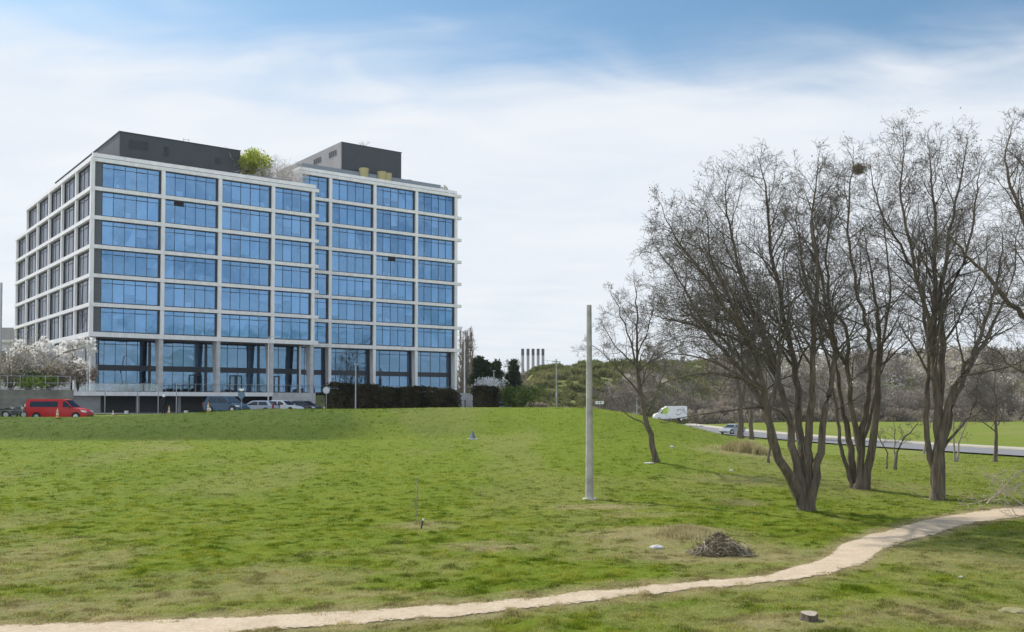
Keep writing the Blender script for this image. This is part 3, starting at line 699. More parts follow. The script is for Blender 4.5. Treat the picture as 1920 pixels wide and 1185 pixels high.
maintree(1, (1510, 957), [
    ([(1506, 957, 0), (1498, 925, -.1), (1478, 890, -.4), (1456, 845, -.8), (1442, 800, -1.0), (1436, 750, -1.2), (1422, 690, -1.6), (1395, 620, -2.0), (1362, 550, -2.4), (1335, 490, -2.7)], .26, .05, .40, .55, 4.6, (-.9, -.2, .15), .05, 1.0),
    ([(1440, 800, -1), (1420, 740, .5), (1385, 690, 1.5), (1345, 645, 2.2), (1305, 600, 2.6), (1285, 560, 3)], .12, .03, .22, .52, 3.4, (-.5, .2, .2), .0, 1.0),
    ([(1509, 957, 0), (1501, 905, 0), (1489, 850, .2), (1478, 800, .4), (1468, 735, .8), (1450, 670, 1.2), (1420, 600, 1.6), (1392, 520, 2.0), (1372, 440, 2.2), (1362, 390, 2.3)], .22, .04, .44, .52, 3.9, (-.7, .2, .2), .1, 1.0),
    ([(1511, 957, .1), (1504, 880, .5), (1500, 820, .9), (1496, 755, 1.3), (1489, 680, 1.6), (1470, 590, 1.8), (1452, 500, 1.8), (1440, 410, 1.6), (1436, 350, 1.4)], .24, .04, .42, .5, 3.3, (-.3, 0, .1), .2, 1.0),
    ([(1515, 957, 0), (1516, 885, .2), (1518, 820, .1), (1520, 750, -.2), (1522, 690, -.5), (1530, 600, -.8), (1532, 500, -1.0), (1524, 420, -1.0), (1530, 350, -1.0)], .22, .035, .45, .42, 3.0, (0, -.2, .1), .25, 1.0),
    ([(1520, 957, 0), (1528, 895, -.2), (1538, 825, -.3), (1550, 760, -.3), (1561, 700, .0), (1566, 640, .3), (1556, 570, .6), (1548, 490, .8), (1560, 400, .8)], .20, .03, .5, .45, 2.6, (.1, -.3, .1), .25, 1.0),
    ([(1486, 800, 0), (1462, 771, -.4), (1420, 764, -.8), (1370, 769, -1.2), (1310, 778, -1.6), (1262, 786, -2)], .07, .015, .3, 1.1, 1.1, (0, 0, -.1), -.1, .5),
    ([(1462, 715, .5), (1425, 665, -1.5), (1370, 632, -2.5), (1310, 612, -3), (1262, 600, -3.2), (1228, 592, -3.3)], .09, .02, .25, .62, 2.0, (-.4, 0, .2), -.02, 1.0),
    ([(1441, 775, -1), (1402, 718, .5), (1350, 684, 1.2), (1300, 668, 1.6), (1252, 662, 1.8)], .08, .02, .3, .7, 1.9, (-.4, 0, .1), .0, 1.0),
    ([(1412, 660, -1.8), (1360, 575, -3.4), (1312, 505, -4), (1276, 455, -4.2), (1250, 415, -4.3)], .09, .02, .2, .55, 2.3, (-.4, 0, .2), .1, 1.0),
    ([(1345, 645, 2.2), (1296, 560, 1.2), (1262, 505, .8), (1234, 470, .6)], .06, .018, .15, .55, 1.9, (-.4, 0, .2), .05, 1.0),
    ([(1436, 735, -1.2), (1380, 705, -3), (1318, 700, -3.6), (1262, 712, -4), (1225, 728, -4.2)], .07, .018, .3, .75, 1.6, (-.2, 0, 0), -.08, .9),
    ([(1470, 740, .4), (1440, 660, 2.6), (1400, 590, 3.5), (1350, 520, 4), (1318, 470, 4)], .11, .03, .25, .40, 3.0, (-.5, .3, .2), .05, 1.0),
], 'broad bare tree with several splayed stems, nearest of the trees, leaning out to the left', (M_bud, .05, .06, 13.0, 2), TG)
maintree(2, (1606, 917), [
    ([(1597, 913, .5), (1588, 880, .5), (1578, 840, .5), (1571, 800, .4), (1566, 745, .2), (1556, 690, 0), (1538, 620, -.3)], .13, .05, .5, 0.65, 2.38, (-.3, 0, .1), .2, .9),
    ([(1600, 913, .6), (1599, 860, .6), (1590, 810, .7), (1578, 760, .9), (1572, 705, 1.1), (1562, 640, 1.4), (1545, 550, 1.7), (1530, 460, 1.8), (1520, 390, 1.8)], .20, .04, .45, 0.59, 3.02, (-.2, 0, .1), .2, 1.0),
    ([(1611, 918, 0), (1611, 850, 0), (1603, 800, -.1), (1593, 745, -.2), (1590, 690, -.3), (1592, 640, -.4), (1578, 600, -.6), (1550, 578, -1.0)], .20, .06, .5, 0.72, 2.38, (0, 0, .1), .15, 1.0),
    ([(1612, 850, 0), (1621, 780, .2), (1629, 730, .4), (1632, 660, .6), (1622, 600, .7), (1604, 540, .7), (1592, 460, .7), (1590, 390, .7), (1600, 320, .7)], .18, .035, .35, 0.59, 3.02, (0, .1, .2), .25, 1.0),
    ([(1619, 918, 0), (1630, 860, -.2), (1639, 790, -.4), (1646, 720, -.5), (1650, 655, -.6), (1646, 600, -.7), (1638, 540, -.8), (1625, 470, -.8)], .24, .04, .48, 0.59, 3.02, (.4, -.1, .1), .2, 1.0),
    ([(1604, 916, 0), (1612, 870, .5), (1626, 800, 1.0), (1642, 740, 1.2), (1655, 650, 1.4), (1668, 560, 1.6), (1665, 480, 1.7), (1655, 400, 1.7)], .15, .03, .5, 0.65, 2.81, (.2, .1, .1), .2, .9),
    ([(1590, 690, -.3), (1560, 640, -1), (1520, 560, -1.3), (1500, 470, -1.4), (1492, 400, -1.4)], .1, .025, .2, 0.65, 2.48, (-.2, 0, .1), .25, .9),
], 'bare tree of tight dark upright stems under the bird nest, right of the splayed one', (M_bud, .05, .06, 13.5, 2), TG)
maintree(3, (1757, 937), [
    ([(1757, 937, 0), (1759, 850, 0), (1758, 780, 0), (1755, 710, -.1), (1751, 640, -.2), (1752, 560, -.3), (1756, 480, -.3), (1752, 400, -.2), (1746, 320, -.1)], .27, .04, .36, 0.55, 3.24, (0, 0, .2), .3, 1.0),
    ([(1753, 935, .1), (1749, 880, .2), (1740, 820, .3), (1737, 760, .4), (1741, 700, .5), (1735, 600, .7), (1728, 540, .8), (1706, 490, .9), (1678, 445, 1.0), (1652, 400, 1.0), (1637, 350, 1.0)], .16, .035, .45, 0.65, 2.81, (-.5, 0, .1), .2, 1.0),
    ([(1760, 937, 0), (1767, 840, -.2), (1774, 780, -.3), (1790, 725, -.5), (1812, 685, -.8), (1832, 650, -1.0), (1850, 600, -1.2), (1866, 540, -1.4), (1880, 470, -1.6)], .21, .04, .5, 0.59, 2.81, (.4, -.1, .1), .2, 1.0),
    ([(1761, 880, .1), (1776, 800, .4), (1795, 740, .8), (1818, 690, 1.1), (1846, 640, 1.4), (1872, 590, 1.6), (1895, 530, 1.8), (1905, 460, 1.8)], .16, .035, .45, 0.65, 2.59, (.3, 0, .1), .2, .9),
    ([(1762, 850, .1), (1785, 815, .3), (1812, 790, .4), (1828, 755, .4), (1834, 715, .4)], .08, .02, .4, .6, 1.4, (.2, 0, .1), .2, .8),
    ([(1757, 830, .2), (1765, 710, .5), (1767, 620, .8), (1764, 540, 1.0), (1776, 460, 1.2), (1792, 380, 1.3), (1806, 310, 1.3)], .19, .04, .35, 0.55, 3.02, (.2, .1, .2), .3, 1.0),
    ([(1756, 700, 0), (1740, 600, -.6), (1718, 520, -.9), (1700, 430, -1.0), (1690, 350, -1.0), (1695, 290, -1)], .13, .03, .3, 0.59, 2.70, (-.2, 0, .1), .3, 1.0),
    ([(1752, 640, -.2), (1776, 560, -.8), (1808, 490, -1.1), (1826, 410, -1.2), (1832, 340, -1.2)], .11, .03, .2, 0.59, 2.59, (.2, 0, .1), .3, .9),
], 'tallest bare tree, narrow waisted with stems parting low, nearest the right edge', (M_bud, .16, .06, 15.5, 2), TG)
# overhanging tree whose trunk stands just past the right edge of view
def edge_tree():
    T = Tree(5); D0 = 39.0; b = P(2020, 975, D0); b.z = gh(b.x, b.y)
    for pts, r0, r1, t0, ev, ln in [
        ([(2022, 980, 0), (2015, 880, 0), (2005, 760, 0), (1985, 660, 0), (1950, 618, 0), (1915, 590, -.2), (1885, 556, -.4), (1842, 508, -.7), (1810, 476, -.9), (1784, 445, -1.1)], .24, .03, .5, .5, 1.8),
        ([(2005, 780, 0), (1990, 660, .4), (1965, 540, .7), (1930, 440, 1.0), (1895, 350, 1.2), (1885, 300, 1.2), (1893, 255, 1.2)], .17, .02, .35, .5, 2.2),
        ([(2000, 740, 0), (1990, 600, -.8), (1975, 470, -1.2), (1950, 370, -1.3), (1925, 320, -1.3)], .16, .03, .3, .5, 2.4),
        ([(2012, 840, 0), (1975, 740, -.6), (1940, 705, -.8), (1900, 690, -1.0), (1868, 660, -1.2), (1840, 635, -1.3)], .09, .02, .4, .7, 1.3)]:
        w = pl(pts, D0); w[0].z = max(w[0].z, b.z - .1); sm, rs = T.limb(w, r0, r1); T.feed(sm, rs, t0, ev, ln, (0, 0, .1), .2, .9)
    T.build(b, 'bare tree reaching in over the lawn from beyond the right edge', TG)
edge_tree()
maintree(6, (1230, 866), [
    ([(1230, 866, 0), (1219, 815, 0), (1207, 760, 0), (1198, 715, 0), (1193, 680, 0), (1194, 630, .1), (1194, 580, .1), (1192, 545, .1)], .20, .03, .40, .7, 2.1, (0, 0, .1), .2, .9),
    ([(1205, 748, 0), (1190, 725, -.3), (1165, 698, -.6), (1140, 672, -.9), (1115, 650, -1.1)], .08, .02, .3, .6, 1.8, (-.2, 0, .1), .15, .9),
    ([(1195, 692, 0), (1177, 672, .4), (1152, 648, .8), (1132, 612, 1.0)], .07, .02, .3, .6, 1.8, (-.2, 0, .1), .2, .9),
    ([(1194, 690, 0), (1181, 640, -.5), (1166, 592, -.8), (1148, 556, -1)], .07, .02, .3, .6, 1.7, (0, 0, .1), .2, .9),
    ([(1194, 700, 0), (1215, 680, .4), (1243, 664, .8), (1268, 650, 1)], .065, .02, .3, .6, 1.6, (.2, 0, .1), .15, .9),
    ([(1194, 670, 0), (1210, 630, -.4), (1222, 590, -.6), (1226, 560, -.8)], .065, .02, .3, .6, 1.7, (.2, 0, .1), .2, .9),
    ([(1212, 780, 0), (1228, 748, -.3), (1240, 715, -.6), (1247, 690, -.7)], .05, .015, .4, .7, 1.0, (0, 0, .1), .2, .6),
    ([(1216, 800, 0), (1190, 785, .4), (1160, 765, .8), (1140, 742, 1)], .05, .015, .4, .8, 1.0, (0, 0, -.1), .1, .6),
], 'small slender bare tree with a leaning trunk right of the concrete pole', None, TG)
maintree(7, (1677, 880), [
    ([(1678, 880, 0), (1682, 850, 0), (1692, 826, 0), (1712, 806, .1), (1722, 790, .1)], .13, .02, .5, .5, 1.0, (0, 0, .1), .2, .7),
    ([(1662, 880, 0), (1663, 850, 0), (1650, 822, 0), (1641, 785, 0)], .06, .02, .5, .5, 1.0, (0, 0, .1), .2, .7),
    ([(1677, 868, 0), (1678, 830, .2), (1676, 795, .3)], .05, .02, .5, .5, 1.0, (0, 0, .1), .2, .7),
], 'low forked leafless sapling between the two tall trees', None, TG)
maintree(8, (1867, 866), [
    ([(1867, 866, 0), (1867, 830, 0), (1868, 790, 0), (1867, 750, 0), (1866, 700, 0)], .17, .04, .35, .4, 3.0, (0, 0, .1), .2, 1.0),
    ([(1867, 800, 0), (1880, 780, .2), (1895, 750, .4)], .06, .02, .3, .4, 2.0, (0, 0, .1), .2, 1.0),
    ([(1867, 800, 0), (1855, 775, -.2), (1842, 745, -.4)], .06, .02, .3, .4, 2.0, (0, 0, .1), .2, 1.0),
], 'young bare tree on a single thin trunk beside the road, far right', None, TG)
for i, (b, ls, lab) in enumerate([
    ((1730, 851), [[(1730, 851, 0), (1738, 812, 0), (1748, 780, 0), (1755, 752, 0)]], 'pale leaning sapling at the road edge, left of the tallest tree'),
    ((1790, 866), [[(1790, 866, 0), (1788, 800, 0), (1786, 750, 0)], [(1793, 866, 0), (1806, 812, 0), (1814, 775, 0)]], 'pale two stemmed sapling in a V at the road edge, right of the tallest tree'),
    ((1440, 867), [[(1440, 867, 0), (1440, 820, 0), (1439, 770, 0), (1437, 700, 0)]], 'thin straight dark sapling in front of the far kerb, under the splayed tree')]):
    maintree(20 + i, b, [(q, .09, .03, .5, .8, 1.1, (0, 0, .1), .2, .6) for q in ls], lab, None, TG, mt=M_barkg if i < 2 else M_bark)
# the two stout trunks behind the splayed tree
maintree(30, (1388, 822), [
    ([(1388, 824, 0), (1388, 780, 0), (1386, 740, 0), (1378, 690, 0), (1366, 640, .3), (1350, 590, .6)], .42, .08, .42, .7, 4.2, (-.2, 0, .1), .15, .8),
    ([(1390, 760, 0), (1400, 700, .5), (1402, 640, 1), (1398, 580, 1)], .25, .06, .3, .7, 4.0, (0, 0, .1), .2, .8)],
    'stout bare tree behind the silver car, left one of a close pair', None, TG)
maintree(31, (1409, 824), [
    ([(1409, 826, 0), (1408, 780, 0), (1410, 740, 0), (1418, 690, 0), (1430, 640, .3), (1440, 590, .6)], .30, .07, .42, .7, 4.0, (.2, 0, .1), .15, .8),
    ([(1409, 750, 0), (1402, 690, -.5), (1412, 620, -1)], .2, .06, .3, .7, 3.6, (0, 0, .1), .2, .8)],
    'stout bare tree behind the silver car, right one of a close pair', None, TG)
# magpie nest in the crown
def nest():
    c = P(1609, 317, G(1606, 917).y + .7); rr = random.Random(3); mb = MB()
    for i in range(420):
        th = rr.uniform(0, 6.28); ph = math.acos(rr.uniform(-1, 1)); r = .34 * rr.uniform(.4, 1)
        p = Vector((math.sin(ph) * math.cos(th), math.sin(ph) * math.sin(th), math.cos(ph) * .95)) * r
        d = Vector((rr.gauss(0, 1), rr.gauss(0, 1), rr.gauss(0, .6))).normalized() * rr.uniform(.1, .22)
        mb.tube([p - d, p + d], .009, 3, False)
    o = mb.build('bird_nest', M_dead); o.location = c; tag(o, 'round twiggy bird nest high in a bare tree crown', 'nest')
nest()
# far bare trees and scrub: one low and two tall kinds, copied
def scrubtree(seed, h, spread, name='bare_tree', mt=None, mc=None, leaves=None, dens=.9, stems=3, every=.5, lean=.25, label='', cat='tree', rmin=.02):
    T = Tree(seed); T.rmin = rmin; rr = T.r
    for i in range(stems):
        a = rr.uniform(0, 6.28); pts = [Vector((math.cos(a) * .2, math.sin(a) * .2, -.2))]
        for k in range(1, 6): pts.append(pts[-1] + Vector((math.cos(a) * lean * h / 6 + rr.gauss(0, .12), math.sin(a) * lean * h / 6 + rr.gauss(0, .12), h / 6.2)))
        sm, rs = T.limb(pts, .025 * h, .006 * h); T.feed(sm, rs, .12, every, spread, (0, 0, .1), .15, dens, 2, maxlev=4)
    return T.build(Vector((0, 0, 0)), label, None, name, mt, mc, leaves, cat)

# ------------------------------------------------------------ roof terrace things (building coordinates through U)
def leafbush(name, loc, rx, rz, n, size, m, label, cat, group=None, seed=1, stems=0, mstem=None, up=.5, hollow=.3, zoff=.55):
    rr = random.Random(seed); root = empty(name, loc, 0, label, cat, group); v = []; f = []
    lobes = [(Vector((rr.gauss(0, .45) * rx, rr.gauss(0, .45) * rx, rz * rr.uniform(.35, .95))), rr.uniform(.35, .6)) for _ in range(9)]
    pts = []
    for _ in range(n):
        c, s = rr.choice(lobes); d = Vector((rr.gauss(0, 1), rr.gauss(0, 1), rr.gauss(0, 1))).normalized() * (rr.random() ** .5)
        p = c + Vector((d.x * rx * s, d.y * rx * s, d.z * rz * s * .7))
        if p.z > .03: pts.append(p)
    leafcloud(v, f, pts, size, rr, up); MBq(v, f).build('foliage', m, root)
    if stems:
        mb = MB()
        for _ in range(stems):
            a = rr.uniform(0, 6.28); q = Vector((math.cos(a) * rx * rr.uniform(.2, .9), math.sin(a) * rx * rr.uniform(.2, .9), rz * rr.uniform(.6, 1.05)))
            mb.tube([(0, 0, -.1), q * .5 + Vector((0, 0, rz * .12)), q], [.03, .018, .006], 3, False)
        mb.build('stems', mstem or M_bark2, root)
    return root
RZ6 = LV[6] + .1; RZ7 = LV[7] + .1
leafbush('willow_shrub', U(22.9, 3.2, RZ6), 3.3, 4.3, 4200, .2, M_willow, 'bright yellow green willow shrub on the lower roof beside the dark rooftop box', 'shrub', seed=4, stems=60, mstem=mat('willow_stem', (.30, .28, .10), .8), up=1.2)
def twigshrub(u, v, h, seed, label):
    T = Tree(seed); T.rmin = .02
    for i in range(14):
        a = T.r.uniform(0, 6.28); q = Vector((math.cos(a), math.sin(a), 0)) * .5 * h
        T.twig(Vector((0, 0, 0)), Vector((math.cos(a) * .7, math.sin(a) * .7, .8)).normalized(), h * T.r.uniform(.7, 1.0), .04, 1, .1, .2, .9, 3)
    T.build(Vector((0, 0, 0)), label, 'leafless shrubs on the roof terrace', 'bare_shrub', M_barkg, mat('grey_twig', (.60, .56, .52), .9, var=.2), None, 'shrub').location = U(u, v, RZ6)
twigshrub(21.9, 5.2, 4.6, 41, 'wispy leafless shrub behind the green willow shrub on the roof')
twigshrub(25.6, 4.6, 4.0, 45, 'grey leafless shrub touching the green willow shrub on its right')
twigshrub(27.4, 4.2, 4.6, 42, 'grey leafless shrub in the middle of the lower roof terrace')
twigshrub(30.0, 4.6, 4.4, 43, 'grey leafless shrub on the roof just left of the taller wing')
tag(part('planter', lambda mb: mb.box(22.3, 29.6, 1.9, 3.0, RZ6, RZ6 + 1.2), M_pentl, None) if 0 else MB().box(22.3, 29.6, 1.9, 3.0, RZ6, RZ6 + 1.15).build('planter', M_concd), 'long low grey planter along the edge of the lower roof', 'planter')
bpy.data.objects['planter'].location = (BX, BY, 0); bpy.data.objects['planter'].rotation_euler = (0, 0, YAW)
M_pot = mat('yellow_pot', (.46, .40, .20), .7, var=.1); M_soil = mat('soil', (.06, .045, .03), .95)
def pot(u, v, h, label):
    r = empty('plant_pot', U(u, v, RZ7 + .05), 0, label, 'plant pot', 'pots on the high roof')
    MB().tube([(0, 0, 0), (0, 0, h * .5), (0, 0, h)], [h * .27, h * .36, h * .42], 14).build('pot', M_pot, r)
    MB().tube([(0, 0, h), (0, 0, h + .03)], [h * .38, h * .3], 12).build('soil', M_soil, r)
pot(44.2, V2 + .95, 2.0, 'yellow flared pot nearest the pale wall of the high rooftop box')
pot(47.6, V2 + .95, 1.9, 'yellow flared pot at the middle of the high rooftop box')
pot(48.7, V2 + .95, 1.8, 'yellow flared pot just right of the middle one by the high rooftop box')
pot(53.4, V2 + 1.9, 1.5, 'small yellow pot just past the right end of the high rooftop box')
def lounger(u, v, label):
    r = empty('roof_sofa', U(u, v, RZ7), YAW, label, 'sofa', 'wicker sofas on the high roof')
    MB().box(-1, 1, -.45, .45, .5, 1.5 * .6).build('seat', M_drygr, r); MB().box(-1, 1, .3, .48, .9, 1.75).build('backrest', M_pot, r)
    for x in (-.9, .9): MB().box(x - .05, x + .05, -.4, .4, 0, .5).build('leg', M_frame, r)
lounger(55.6, V2 + 2.2, 'beige wicker sofa behind the glass balustrade, left of two'); lounger(58.2, V2 + 2.2, 'beige wicker sofa behind the glass balustrade, right of two')
leafbush('roof_plant', U(60.4, V2 + 1.6, RZ7), .9, 1.4, 500, .1, M_bushg, 'small thin plant at the far right edge of the high roof', 'plant', seed=8, stems=14)
def rt():
    T = Tree(44); T.rmin = .02; T.twig(Vector((0, 0, 0)), Vector((0, 0, 1)), 2.4, .05, 1, .2, .2, 1, 3); T.build(Vector((0, 0, 0)), 'tiny leafless tree on top of the high dark rooftop box', None, 'small_tree', M_barkg, M_barkg).location = U(48.5, 14, 48.1)
rt()
# ------------------------------------------------------------ vehicles
def mk_wheel(root, x, y, r, w):
    sgn = 1 if y > 0 else -1
    wh = MB().tube([(x, y - w / 2, r), (x, y - w / 2 + .03, r), (x, y + w / 2 - .03, r), (x, y + w / 2, r)], [r * .92, r, r, r * .92], 20).build('wheel', M_rub, root)
    m = MB(); yo = y + sgn * w / 2
    m.tube([(x, yo - sgn * .02, r), (x, yo + sgn * .012, r)], [r * .62, r * .60], 16)
    for k in range(5):
        a = k * 2 * math.pi / 5; dx, dz = math.cos(a), math.sin(a)
        m.add([(x + dx * r * .1 - dz * .03, yo + sgn * .02, r + dz * r * .1 + dx * .03), (x + dx * r * .58 - dz * .05, yo + sgn * .02, r + dz * r * .58 + dx * .05), (x + dx * r * .58 + dz * .05, yo + sgn * .02, r + dz * r * .58 - dx * .05), (x + dx * r * .1 + dz * .03, yo + sgn * .02, r + dz * r * .1 - dx * .03)], [(0, 1, 2, 3)])
    m.build('rim', M_rim, wh)
def vehicle(name, loc, rz, paint, Lk, Wd, body, cabin, wins, wheels, wr, label, cat, group=None, inset=.16, belt=None, lights=True, extra=None):
    """body / cabin: (x,z) side outlines, nose towards +x; wins: (outline) side windows on the cabin flank"""
    root = empty(name, loc, rz, label, cat, group); h = Wd / 2
    def cut(poly):                       # wheel arches cut into the sill line
        return poly
    b = MB().prism(body, -h, h, ch=.035).build('body', paint, root)
    bz = min(z for x, z in cabin); tz = max(z for x, z in cabin)
    m = MB(); n = len(cabin); vs = []
    for sgn in (-1, 1):
        for x, z in cabin: vs.append((x, sgn * (h - .03 - inset * (z - bz) / (tz - bz)), z))
    fs = [tuple(range(n - 1, -1, -1)), tuple(range(n, 2 * n))] + [(j, (j + 1) % n, n + (j + 1) % n, n + j) for j in range(n)]
    m.add(vs, fs); m.build('roof', paint, b)
    def fl(x, z, sgn, o): return (x, sgn * (h - .03 - inset * (z - bz) / (tz - bz) + o), z)
    for w in wins:
        for sgn in (-1, 1):
            k = len(w); g = MB(); g.add([fl(x, z, sgn, .012) for x, z in w] + [fl(x, z, sgn, -.03) for x, z in w], [tuple(range(k)), tuple(range(2 * k - 1, k - 1, -1))] + [(j, (j + 1) % k, k + (j + 1) % k, k + j) for j in range(k)])
            g.build('window', M_cglass, root)
    # windscreen and rear glass follow the cabin's front and back edges
    cb = sorted(cabin); 
    def screen(p0, p1, nm):              # p0 low, p1 high
        y0 = h - .03 - .06; y1 = h - .03 - inset - .04; o = .015; dx = p1[0] - p0[0]; dz = p1[1] - p0[1]; l = math.hypot(dx, dz); nx, nz = dz / l, -dx / l
        if nx * (1 if nm == 'windscreen' else -1) < 0: nx, nz = -nx, -nz
        a = (p0[0] + dx * .08, p0[1] + dz * .08); c = (p0[0] + dx * .92, p0[1] + dz * .92); q = []
        for s in (o, -.02):
            q += [(a[0] + nx * s, -y0, a[1] + nz * s), (a[0] + nx * s, y0, a[1] + nz * s), (c[0] + nx * s, y1, c[1] + nz * s), (c[0] + nx * s, -y1, c[1] + nz * s)]
        MB().add(q, [(0, 1, 2, 3), (7, 6, 5, 4), (0, 4, 5, 1), (1, 5, 6, 2), (2, 6, 7, 3), (3, 7, 4, 0)]).build(nm, M_cglass, root)
    lows = [p for p in cabin if p[1] - bz < .12 * (tz - bz)]; highs = [p for p in cabin if tz - p[1] < .14 * (tz - bz)]
    screen(max(lows), max(highs), 'windscreen'); screen(min(lows), min(highs), 'rear_window')
    x1 = max(x for x, z in body); x0 = min(x for x, z in body)
    nz_ = [z for x, z in body if x > x1 - .25]; zh = belt or .62
    for sgn in (-1, 1):
        if lights:
            MB().prism([(x1 - .55, zh + .16), (x1 - .12, zh + .06), (x1 - .05, zh - .08), (x1 - .40, zh - .02)], sgn * (h - .30) if sgn > 0 else -h - .012, h + .012 if sgn > 0 else -(h - .30)).build('headlight', M_lamp, root)
        MB().box(x0 - .012, x0 + .14, sgn * h - .14 if sgn > 0 else -h - .012, h + .012 if sgn > 0 else -h + .14, zh, zh + .42).build('tail_light', M_tail, root)
        mx = max(lows)[0] - .35
        MB().prism([(mx - .1, bz), (mx + .1, bz), (mx + .08, bz + .17), (mx - .1, bz + .17)], sgn * (h + .19) - .09, sgn * (h + .19) + .09, ch=.02).build('mirror', paint if cat != 'van' else M_dmetal, root)
        for wx in wheels:
            # dark arch, then the wheel standing in it
            a = MB(); ar = wr * 1.22
            ring = [(wx + math.cos(t_) * ar, max(.16, wr + math.sin(t_) * ar)) for t_ in np.linspace(-.5, math.pi + .5, 16)]
            a.prism(ring, sgn * h - .1 if sgn > 0 else -h - .008, h + .008 if sgn > 0 else -h + .1).build('wheel_arch', M_rub, b)
            mk_wheel(root, wx, sgn * (h - .09), wr, .22)
    MB().box(x1 - .2, x1 + .015, -h + .3, h - .3, .28, .42).build('grille', M_dmetal, root)
    if extra: extra(root, h)
    return root
def paint(name, c, met=0): return mat(name, c, .42, metal=met, var=.03, coat=.25, spec=.35)
P_red = paint('red_paint', (.50, .004, .008)); P_blue = paint('steel_blue_paint', (.035, .085, .15), .2); P_sil = paint('silver_paint', (.42, .47, .54), .2); P_white = paint('white_paint', (.80, .80, .80)); P_dark = paint('dark_grey_paint', (.06, .065, .075), .2); P_sd = paint('grey_silver_paint', (.36, .38, .41), .3)
def van_shape(L_, H):
    h = L_ / 2
    body = [(-h, .35), (-h - .02, .62), (-h + .02, 1.12), (h - 1.25, 1.15), (h - .45, .98), (h - .12, .78), (h, .52), (h - .03, .25), (-h + .1, .22)]
    cabin = [(-h + .02, 1.12), (-h + .10, H - .14), (-h + .26, H), (h - 2.25, H), (h - 2.0, H - .06), (h - 1.18, 1.14)]
    return body, cabin
# red van at the far left, side on

b_, c_ = van_shape(5.5, 1.93); q = 5.5 / 2
def red_extra(root, h):
    MB().box(-q + .3, q - 2.3, -h + .2, h - .2, 1.93, 1.955).build('roof_strip', mat('orange_strip', (.42, .18, .08), .6), root)
    for sgn in (-1, 1): MB().box(-q - .02, -q + .04, sgn * (h - .1) - .1, sgn * (h - .1) + .1, .85, 1.5).build('lamp_strip', M_lamp, root)
vehicle('red_van', (P(112, 790, 89.5).x, 89.5, gh(P(112, 790, 89.5).x, 89.5) - .03), R(3), P_red, 5.5, 1.9, b_, c_, [[(-q + .38, 1.2), (-q + .45, 1.72), (q - 2.6, 1.72), (q - 2.6, 1.2)], [(q - 2.15, 1.2), (q - 2.15, 1.72), (q - 1.95, 1.72), (q - 1.35, 1.2)]],
        (-q + 1.05, q - .95), .34, 'red passenger van with dark side windows parked at the far left', 'van', belt=.78, extra=red_extra)
# blue people carrier
def mpv(L_, H): 
    h = L_ / 2
    return [(-h, .35), (-h, .8), (-h + .06, .98), (h - 1.2, 1.0), (h - .4, .86), (h - .08, .66), (h, .42), (h - .05, .22), (-h + .1, .22)], [(-h + .08, .96), (-h + .35, H - .12), (-h + .62, H), (h - 2.2, H), (h - 1.9, H - .06), (h - .95, .95)]
def sedan(L_, H):
    h = L_ / 2
    return [(-h, .35), (-h, .72), (-h + .08, .92), (h - 1.3, .92), (h - .4, .78), (h - .08, .62), (h, .42), (h - .05, .22), (-h + .1, .22)], [(-h + .10, .90), (-h + .65, H - .08), (-h + 1.15, H), (h - 2.2, H - .01), (h - 1.95, H - .06), (h - 1.15, .90)]
def place(px, d): 
    x, y, zz = ray(px, 760); X = x / y * d; return (X, d, gh(X, d))
def winset(L_, H, kind):
    h = L_ / 2; b = 1.02 if kind == 'mpv' else .95; t = H - .13
    r = -h + .5 if kind == 'mpv' else -h + .62
    return [[(r, b), (r + .28, t), (r + 1.15, t), (r + 1.15, b)], [(r + 1.25, b), (r + 1.25, t), (h - 2.18, t), (h - 1.32, b)]]
b_, c_ = mpv(4.6, 1.72)
vehicle('parked_car', place(425, 101), R(-22), P_blue, 4.6, 1.85, b_, c_, winset(4.6, 1.72, 'mpv'), (-1.4, 1.42), .33, 'dark steel blue people carrier parked right of the orange cone', 'car', 'cars parked below the terrace', belt=.66)
b_, c_ = sedan(4.6, 1.48)
vehicle('parked_car', place(482, 108), R(170), P_sil, 4.6, 1.78, b_, c_, winset(4.6, 1.48, 'est'), (-1.4, 1.42), .32, 'pale silver blue estate car between the blue people carrier and the white car', 'car', 'cars parked below the terrace', belt=.60)
b_, c_ = sedan(4.4, 1.5)
vehicle('parked_car', place(532, 112), R(-18), P_white, 4.4, 1.8, b_, c_, winset(4.4, 1.5, 'est'), (-1.35, 1.38), .33, 'white hatchback parked in front of the pale terrace wall', 'car', 'cars parked below the terrace', belt=.60)
b_, c_ = sedan(4.3, 1.45)
vehicle('parked_car', place(572, 119), R(-25), P_dark, 4.3, 1.78, b_, c_, winset(4.3, 1.45, 'est'), (-1.3, 1.35), .32, 'dark grey car half hidden at the end of the parked row', 'car', 'cars parked below the terrace', belt=.60)
b_, c_ = sedan(4.3, 1.5)
vehicle('parked_car', place(938, 152)[:2] + (3.45,), R(-70), P_sil, 4.3, 1.78, b_, c_, winset(4.3, 1.5, 'est'), (-1.3, 1.35), .32, 'pale silver car by the second hedge and its lamp post', 'car', belt=.60)
g = G(1379, 812); 
vehicle('driving_car', (33.6, 148, gh(33.6, 148) + .165), R(222), P_sd, 4.5, 1.8, b_, c_, winset(4.3, 1.5, 'est'), (-1.3, 1.35), .33, 'grey silver car on the road beside the stout trunks', 'car', belt=.60)
